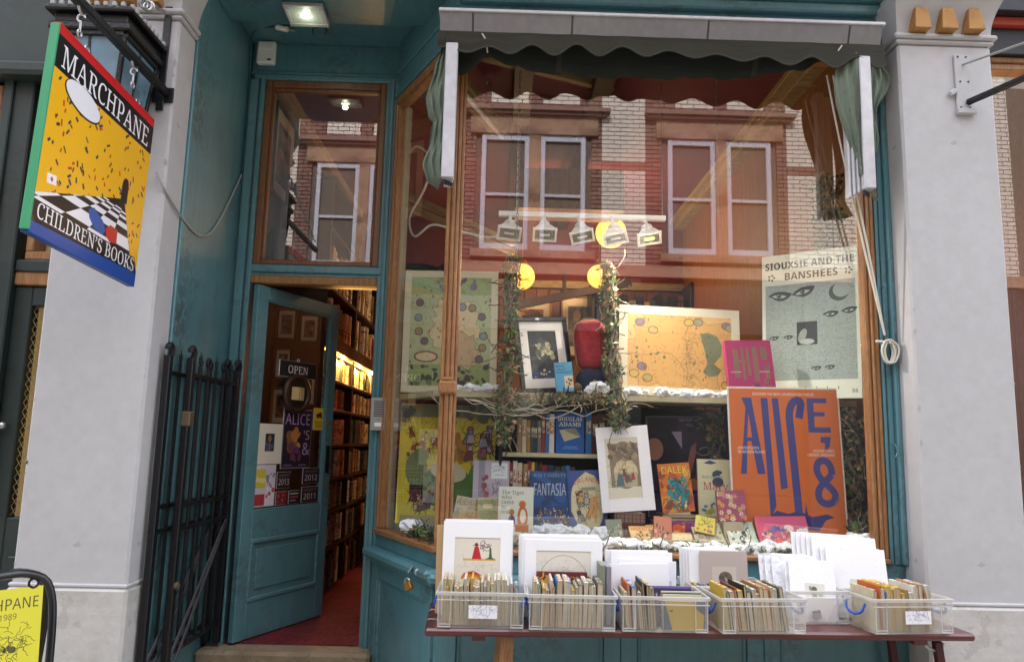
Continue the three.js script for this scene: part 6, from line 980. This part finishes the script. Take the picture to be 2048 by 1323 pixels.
function tub(label, x, z, yaw, note, w = 0.385, h = 0.15, d = 0.255) {  // clear lidless storage box, front face at z
  const g = thing('storage_box', label, 'storage box', [x, tableY + 0.002, z], 'clear storage boxes on the table'); g.rotation.y = yaw * D2R; const t = 0.003, W = w / 2, k = 0.008;
  const F = (s, z1) => { const p = [[-W + k, 0.004, z1 - s * k], [W - k, 0.004, z1 - s * k], [W, h, z1], [-W, h, z1]].map((q) => V(...q)); return p; };
  const P = [[-W + k, 0.004, -k], [W - k, 0.004, -k], [W - k, 0.004, -d + k], [-W + k, 0.004, -d + k], [-W, h, 0], [W, h, 0], [W, h, -d], [-W, h, -d]].map((q) => V(...q));
  mesh('wall', flat([[P[0], P[1], P[5], P[4]]], V(0, 0.07, -d / 2)), M.tub, g); mesh('wall', flat([[P[1], P[2], P[6], P[5]]], V(0, 0.07, -d / 2)), M.tub, g); mesh('wall', flat([[P[2], P[3], P[7], P[6]]], V(0, 0.07, -d / 2)), M.tub, g); mesh('wall', flat([[P[3], P[0], P[4], P[7]]], V(0, 0.07, -d / 2)), M.tub, g);
  mesh('base', B(-W + k, W - k, 0, 0.004, -d + k, -k, 0.001), M.tub, g);
  mesh('rim', mg([B(-W - 0.006, W + 0.006, h - 0.014, h + 0.002, -0.004, 0.006, 0.003), B(-W - 0.006, W + 0.006, h - 0.014, h + 0.002, -d - 0.006, -d + 0.004, 0.003), B(-W - 0.006, -W + 0.004, h - 0.0135, h + 0.0015, -d + 0.004, -0.004, 0.003), B(W - 0.004, W + 0.006, h - 0.0135, h + 0.0015, -d + 0.004, -0.004, 0.003)]), M.tubEdge, g);
  mesh('rim_lip', mg([B(-W - 0.002, W + 0.002, h - 0.034, h - 0.03, 0.0, 0.006, 0.001)]), M.tubEdge, g);
  for (const s of [-1, 1]) {
    const a = s * (W - 0.006), b = s * (W - 0.062), r = (x0, x1) => [Math.min(x0, x1), Math.max(x0, x1)];
    mesh('corner_rib', mg([B(...r(a, a - s * 0.004), 0.004, h - 0.016, 0.0, 0.005, 0.001), B(...r(b, b + s * 0.004), 0.004, h - 0.016, 0.0, 0.005, 0.001), B(...r(a, b), 0.004, 0.009, 0.0005, 0.0055, 0.001), B(...r(a, b), 0.016, 0.019, 0.0005, 0.005, 0.001)]), M.tubEdge, g);
    mesh('handle', tube([[s * (W + 0.004), h - 0.03, -d / 2 + 0.07], [s * (W + 0.016), h - 0.065, -d / 2 + 0.06], [s * (W + 0.02), h - 0.08, -d / 2 + 0.03], [s * (W + 0.02), h - 0.08, -d / 2 - 0.03], [s * (W + 0.016), h - 0.065, -d / 2 - 0.06], [s * (W + 0.004), h - 0.03, -d / 2 - 0.07]], 0.0055, 30, 6), M.blue, g);
  }
  if (note) mesh('paper_label', new THREE.PlaneGeometry(0.125, 0.056).translate(note[0], note[1], 0.0062 - 0.004), std(0xffffff, 0.7, { map: canvasTex(160, 72, (x, w, hh) => { fill(x, '#e6e4ea', 0, 0, w, hh); squiggle(x, '#8a88a0', 26, 130, 14, 4, 1.6, 14, 16); squiggle(x, '#a09eb0', 18, 130, 10, 4, 1.3, 14, 46); }) }), g);
  return g;
}
function fillBox(where, x, z, yaw, list, lean, hh = [0.155, 0.2], pages) {  // books on their fore-edges, spines up
  const c = Math.cos(yaw * D2R), s = Math.sin(yaw * D2R); let u = -0.172 + Math.max(0, lean) * 0.16;
  list.forEach(([cn, t], i) => {
    const h = rr(...hh), dz = rr(0.16, 0.2), lz = -0.03 - dz / 2 + rr(-0.004, 0.004), a = lean + rr(-0.04, 0.04);
    const o = thing('box_book', `${cn} paperback, ${ord(i + 1)} along in ${where}`, 'book', [x + c * (u + t / 2) + s * lz, tableY + 0.0075 + Math.abs(Math.sin(a)) * t * 0.5, z - s * (u + t / 2) + c * lz], `paperbacks in ${where}`);
    o.rotation.set(0, yaw * D2R, a, 'YXZ');
    const k = Math.min(0.0018, t * 0.15);
    mesh('cover', mg([B(-t / 2, -t / 2 + k, 0, h, -dz / 2, dz / 2, 0.0005), B(t / 2 - k, t / 2, 0, h, -dz / 2, dz / 2, 0.0005), B(-t / 2 + k, t / 2 - k, h - k, h, -dz / 2, dz / 2, 0.0005)]), bookMat[cn], o);
    mesh('page_block', B(-t / 2 + k, t / 2 - k, 0.001, h - k, -dz / 2 + 0.003, dz / 2 - 0.003, 0.0005), pages ?? (rnd() < 0.55 ? M.page : M.page2), o);
    if (t > 0.011) mesh('spine_label', new THREE.PlaneGeometry(t * 0.7, dz * 0.55).rotateX(-Math.PI / 2).translate(0, h + 0.0006, 0.01), labelMat[['cream', 'white', 'tan', 'yellow'].includes(cn) ? 0 : 1], o);
    u += t + 0.0012;
  });
}
const seq = (n, cols, t0, t1) => { const out = []; let w = 0; while (out.length < n && w < 0.318) { const t = rr(t0, t1); out.push([pick(cols), t]); w += t + 0.0012; } return out; };
const BX = [
  ['the box nearest the door', -0.053, 0.449, 0, seq(30, ['white', 'cream', 'white', 'white', 'cream', 'white', 'yellow', 'white', 'cream'], 0.008, 0.015).concat([['blue', 0.016]]), 0.02],
  ['the second box from the door', 0.344, 0.462, -0.6, [['cream', 0.013], ['white', 0.01], ['teal', 0.01], ['yellow', 0.016], ['cream', 0.012], ['orange', 0.009], ['white', 0.009], ['tan', 0.012], ['blue', 0.01], ['cream', 0.018], ['white', 0.02], ['blue', 0.014], ['yellow', 0.016], ['cream', 0.016], ['grey', 0.018], ['white', 0.018], ['green', 0.022], ['white', 0.014], ['grey', 0.026]], -0.02],
  ['the third box from the door', 0.75, 0.459, 0, [['cream', 0.014], ['orange', 0.01], ['blue', 0.022], ['navy', 0.008], ['white', 0.014], ['tan', 0.01], ['green', 0.008], ['brown', 0.012], ['cream', 0.012], ['grey', 0.012]], 0.06],
  ['the box with the orange spine', 1.186, 0.451, 4.6, [['yellow', 0.016], ['green', 0.012], ['white', 0.014], ['orange', 0.012], ['maroon', 0.01], ['yellow', 0.022], ['black', 0.012], ['green', 0.022], ['white', 0.016], ['cream', 0.02], ['tan', 0.018], ['orange', 0.024], ['cream', 0.014], ['white', 0.02], ['teal', 0.014], ['grey', 0.016]], 0.1],
  ['the far end box', 1.878, 0.394, 7, [['cream', 0.012], ['white', 0.012], ['orange', 0.008], ['white', 0.016], ['blue', 0.005], ['yellow', 0.022], ['yellow', 0.016], ['cream', 0.014], ['yellow', 0.024], ['yellow', 0.018], ['tan', 0.01], ['white', 0.016], ['white', 0.018], ['white', 0.016], ['tan', 0.02], ['orange', 0.012], ['white', 0.014], ['cream', 0.014]], 0.05],
];
tub('clear storage box of white spined paperbacks, nearest the door', -0.053, 0.449, 0, [0.01, 0.07]);
tub('clear storage box second from the door, with two tall grey books', 0.344, 0.462, -0.6);
tub('clear storage box third from the door, showing a yellow panel', 0.75, 0.459, 0);
tub('clear storage box holding an orange spined book', 1.186, 0.451, 4.6);
tub('clear storage box of white cards set back on the table', 1.47, 0.25, 5);
tub('clear storage box with a paper label at the far table end', 1.878, 0.394, 7, [0.02, 0.072]);
tub('clear storage box standing behind the box with the orange spine', 1.135, 0.18, 2);
for (const b of BX) fillBox(...b);
fillBox('the box set behind', 1.135, 0.18, 2, seq(30, ['cream', 'tan', 'yellow', 'cream', 'blue'], 0.009, 0.016), 0.03, [0.13, 0.15]);
// larger items in the boxes
const upright = (name, label, cat, x, z, w, h, lean, roll, yaw, th, mat, tex, o = {}) => { const g = thing(name, label, cat, [x, tableY + (o.y ?? 0.009), z], o.group); g.rotation.set(-lean * D2R, yaw * D2R, roll * D2R, 'YXZ'); mesh('board', B(-w / 2, w / 2, 0, h, -th, 0, 0.0008), mat, g); if (tex) mesh('print', new THREE.PlaneGeometry(o.pw ?? w - 0.004, o.ph ?? h - 0.004).translate(o.px ?? 0, o.py ?? h / 2, 0.0007), std(0xffffff, 0.65, { map: tex }), g); if (o.mount) { const [a, b, c, d] = o.mount; mesh('mount', mg([B(-w / 2, a, 0, h, 0.0012, 0.004, 0.0008), B(b, w / 2, 0, h, 0.0012, 0.004, 0.0008), B(a, b, 0, c, 0.0012, 0.0039, 0.0008), B(a, b, d, h, 0.0012, 0.0039, 0.0008)]), M.card, g); } return g; };
upright('mounted_print', 'white mounted print of a red triangle figure and orange animal in the first box', 'print', -0.08, 0.225, 0.325, 0.42, 4, 0, 0, 0.004, M.card2, canvasTex(220, 284, (x, w, h) => {
  fill(x, '#dcd4c4', 0, 0, w, h); fill(x, '#d0a050', 40, 96, 150, 8); poly(x, '#b8202c', [[92, 46], [110, 46], [124, 98], [80, 98]]); ell(x, '#7a2a2a', 100, 38, 8, 8); poly(x, '#3a5a3a', [[140, 98], [158, 90], [162, 50], [168, 50], [172, 90], [188, 98]]); squiggle(x, '#3a3028', 12, 50, 14, 4, 2, 110, 36); squiggle(x, '#a8a090', 16, 150, 30, 5, 1, 40, 110); ell(x, '#c8702c', 80, 178, 46, 28, 0.1); ell(x, '#d8a43c', 92, 184, 28, 16, 0.1); poly(x, '#a83228', [[40, 158], [90, 146], [130, 166], [90, 160]]); ell(x, '#a83c30', 158, 186, 16, 18); ell(x, '#d8b09a', 150, 170, 9, 9);
}), { pw: 0.225, ph: 0.31, px: 0.005, py: 0.2, mount: [-0.107, 0.107, 0.05, 0.345] });
upright('mount_board', 'white mount board directly behind the red figure print', 'board', -0.075, 0.21, 0.325, 0.427, 4, 0, 0, 0.006, M.card); upright('mount_board', 'tan backed board at the back of the first box', 'board', -0.115, 0.2, 0.31, 0.4, 4, 1, 0, 0.012, std(0xb89a70, 0.8));
upright('mounted_print', 'white mounted print with a faint round dome drawing in the second box', 'print', 0.325, 0.238, 0.365, 0.345, 4, 0, 0, 0.004, M.card2, canvasTex(256, 160, (x, w, h) => { fill(x, '#ddd5c8', 0, 0, w, h); x.strokeStyle = '#a8a49c'; x.lineWidth = 3; x.beginPath(); x.arc(w / 2, 128, 108, Math.PI, 0); x.stroke(); ell(x, '#d3cdc2', w / 2, 120, 60, 60); squiggle(x, '#b0aaa0', 30, 190, 80, 5, 1, 34, 40); }), { pw: 0.28, ph: 0.2, py: 0.2, mount: [-0.128, 0.128, 0.11, 0.295] });
for (const [k, dx, h] of [[0, -0.012, 0.362], [1, -0.016, 0.37], [2, -0.02, 0.366]]) upright('mount_board', `white mount board, ${ord(k + 1)} behind the dome drawing`, 'board', 0.325 + dx, 0.23 - k * 0.008, 0.37, h, 3, 0.6 * k, 0, 0.004, M.card, null, { group: 'mount boards in the second box' });
upright('red_book', 'maroon book with gilt lettering in front of the dome drawing', 'book', 0.315, 0.262, 0.235, 0.205, 3, 0, 0, 0.016, bookMat.maroon, canvasTex(192, 60, (x, w, h) => { fill(x, '#6a2420', 0, 0, w, h); squiggle(x, '#c8a040', 10, 30, 26, 5, 5, 6, 16); txt(x, 'ON', 150, 28, 34, '#c8a040', 'serif'); ell(x, '#b8a890', 70, 60, 44, 34); ell(x, '#8a4a3a', 70, 64, 34, 26); }), { ph: 0.07, pw: 0.23, py: 0.168 });
upright('tall_book', 'tall olive grey book standing at the end of the second box', 'book', 0.492, 0.36, 0.022, 0.255, 0, 0, 0, 0.16, std(0x7c8070, 0.6)); upright('tall_book', 'tall mauve grey book beside the tall olive grey one', 'book', 0.518, 0.362, 0.022, 0.25, 0, 0, 0, 0.16, std(0x85808a, 0.6));
for (const [k, w, h, dx, dz, r] of [[0, 0.29, 0.3, 0.0, 0, -1], [1, 0.3, 0.305, -0.015, -0.014, 0.5], [2, 0.27, 0.265, 0.02, 0.016, -2], [3, 0.28, 0.25, -0.01, 0.03, 1.5]]) upright('white_card_folder', `white card folder in the third box, ${ord(k + 1)} of the loose set`, 'card folder', 0.69 + dx, 0.238 + dz, w, h, 6, r, 0, 0.008, M.card, k === 2 ? canvasTex(160, 120, (x, ww, hh) => { fill(x, '#e8e6ee', 0, 0, ww, hh); x.strokeStyle = '#b8b4cc'; x.lineWidth = 2; x.strokeRect(14, 20, 110, 60); fill(x, '#c4c0dc', 130, 40, 18, 70); }) : null, { group: 'card folders in the third box' });
upright('dark_annual', 'dark blue annual lying across the back of the third box', 'book', 0.81, 0.36, 0.19, 0.172, 20, 0, 0, 0.012, std(0x1c1a30, 0.35), canvasTex(192, 160, (x, w, h) => { fill(x, '#1c1834', 0, 0, w, h); fill(x, '#6a4a90', 0, 0, w, 8); fill(x, '#2f4a7c', 70, 30, 110, 60); blobs(x, ['#a03a4a', '#c8c0c8', '#5a5a6a'], 14, 12, 24, 50, 40, 3, 9); }));
for (const [k, cn, dz] of [[0, 'white', 0.395], [1, 'green', 0.41], [2, 'cream', 0.424]]) upright('flat_annual', `${cn} annual standing across the third box`, 'book', 0.835, dz, 0.175, 0.155 - k * 0.004, 2, 0, 0, 0.009, bookMat[cn]);
upright('yellow_sheet', 'yellow and slate shop bag pressed against the front of the third box', 'bag', 0.838, 0.441, 0.19, 0.125, 0, 0, 0, 0.002, M.card2, canvasTex(192, 128, (x, w, h) => { fill(x, '#55586a', 0, 0, w, h); poly(x, '#b89c3c', [[6, 0], [140, 0], [150, 34], [186, 60], [180, 128], [40, 128], [26, 70]]); fill(x, '#4a4430', 30, 40, 14, 6); }));
upright('black_portfolio', 'black portfolio at the back of the box with the orange spine', 'portfolio', 1.19, 0.21, 0.16, 0.172, 3, 0, 4.6, 0.012, M.black);
upright('mount_board', 'beige mount with a small oval picture behind the orange spined book', 'print', 1.12, 0.105, 0.235, 0.29, 4, 0, 2, 0.005, std(0xb9aaa2, 0.8), canvasTex(128, 96, (x, w, h) => { fill(x, '#c8bcae', 0, 0, w, h); ell(x, '#6a5c50', w / 2 + 6, 60, 36, 34); blobs(x, ['#8a7c6c', '#54483e', '#a89a86'], 8, 44, 44, 50, 36, 4, 12); }), { pw: 0.12, ph: 0.085, py: 0.175, y: 0.012 });
for (let k = 0; k < 4; k++) upright('mount_board', `white mount board, ${ord(k + 1)} behind the beige oval mount`, 'board', 1.075 - k * 0.012, 0.095 - k * 0.008, 0.25, 0.297 + k * 0.002, 4, 0.3 * k, 2, 0.004, M.card, null, { group: 'white boards behind the beige mount', y: 0.012 });
const wrap = phy(0xf4f4f8, 0.15, { clearcoat: 0.6, bumpMap: T.bumpSoft, bumpScale: 0.02 });
for (const [k, dx, dz, h, r] of [[0, 0.055, 0.03, 0.27, -4], [1, 0.045, 0.015, 0.272, -3], [2, 0.0, -0.02, 0.285, -2], [3, -0.03, -0.035, 0.29, -2], [4, -0.05, -0.05, 0.288, -1]]) upright('wrapped_card', `plastic wrapped white card in the set back box, ${ord(k + 1)} from the front`, 'card', 1.47 + dx, 0.15 + dz, 0.23, h, 14, r, 4, 0.006, wrap, k ? null : canvasTex(128, 128, (x, w, hh) => { fill(x, '#efeef2', 0, 0, w, hh); fill(x, '#d8d4c8', 40, 50, 56, 46); blobs(x, ['#8a857a', '#a8a498', '#5c5a52'], 9, 48, 56, 40, 34, 3, 9); }), { group: 'wrapped cards in the set back box' });
upright('card_stack', 'white card lying against the front of the set back box', 'card', 1.52, 0.225, 0.2, 0.11, 4, 0, 5, 0.006, M.card); upright('price_tag', 'small grey price tag in the set back box', 'tag', 1.51, 0.243, 0.04, 0.035, 5, 10, 5, 0.002, M.greyPlastic, null, { y: 0.03 });
for (let k = 0; k < 7; k++) upright('mount_board', `large white mount board, ${ord(k + 1)} from the front in the far leaning row`, 'board', 1.775 - k * 0.02, 0.125 - k * 0.013, 0.34 - (k < 2 ? 0.03 : 0), (k < 2 ? 0.325 : 0.372) + 0.002 * k, 13, -3, 6, 0.005, M.card, k === 0 ? canvasTex(128, 128, (x, w, h) => { fill(x, '#efedf0', 0, 0, w, h); fill(x, '#d2cdbd', 46, 58, 40, 34); blobs(x, ['#8a8272', '#b0a47c', '#5c584c'], 8, 52, 62, 28, 24, 3, 7); }) : k === 2 ? canvasTex(128, 128, (x, w, h) => { fill(x, '#f0eef0', 0, 0, w, h); fill(x, '#c8b880', 60, 22, 46, 4); }) : null, { group: 'large white boards leaning on the table' });

// ---------- pavement sign ----------
{
  const a = thing('pavement_sign', 'yellow pavement sign in a black tube frame at the corner of the white pilaster', 'sign', [-1.868, 0, 0.89]); a.rotation.y = 52 * D2R;
  const W = 0.19, Hh = 1.075, r = 0.016, lean = 0.1, pt = (x, y, s) => V(x, y, s * (Hh - y) * lean);
  for (const s of [1, -1]) mesh('tube_frame', tube([pt(-W, 0.02, s), pt(-W, 0.5, s), pt(-W, Hh - 0.1, s), pt(-W + 0.02, Hh - 0.03, s), pt(-W + 0.1, Hh, s), pt(0, Hh, s), pt(W - 0.1, Hh, s), pt(W - 0.03, Hh - 0.03, s), pt(W, Hh - 0.1, s), pt(W, 0.5, s), pt(W, 0.02, s)].map((v) => v.add(V(0, 0, s * 0.016))), r, 90, 8), M.blackGloss, a);
  const art = canvasTex(400, 946, (x, w, h) => { fill(x, '#d8cf2e', 0, 0, w, h); txt(x, 'MARCHPANE', w / 2, 66, 68, '#4a4420', 'sans-serif', 'center', 372); txt(x, '1989', w - 150, 122, 36, '#5a5428'); squiggle(x, '#4a4420', 50, 320, 120, 6, 2, 40, 170); blobs(x, ['#3a341c', '#5a5424', '#8a8230', '#a89e2c'], 40, 110, 250, 180, 200, 8, 24); squiggle(x, '#2c2814', 90, 220, 240, 7, 2, 90, 230); });
  const pn = new THREE.Group(); pn.name = 'panel'; a.add(pn); pn.position.set(0, Hh - 0.05, 0.05 * lean + 0.02); pn.rotation.x = -Math.atan(lean);
  mesh('sheet', B(-W + 0.035, W - 0.035, -0.78, 0, -0.002, 0.002, 0.0006), std(0xd8cf2e, 0.5), pn); mesh('print', new THREE.PlaneGeometry(2 * W - 0.072, 0.778).translate(0, -0.39, 0.0027), phy(0xffffff, 0.35, { map: art }), pn);
  for (const s of [-1, 1]) mesh('hook', new THREE.TorusGeometry(0.017, 0.005, 6, 14).translate(s * (W - 0.07), 0.012, 0), M.iron, pn);
}

renderer.render(scene, camera);
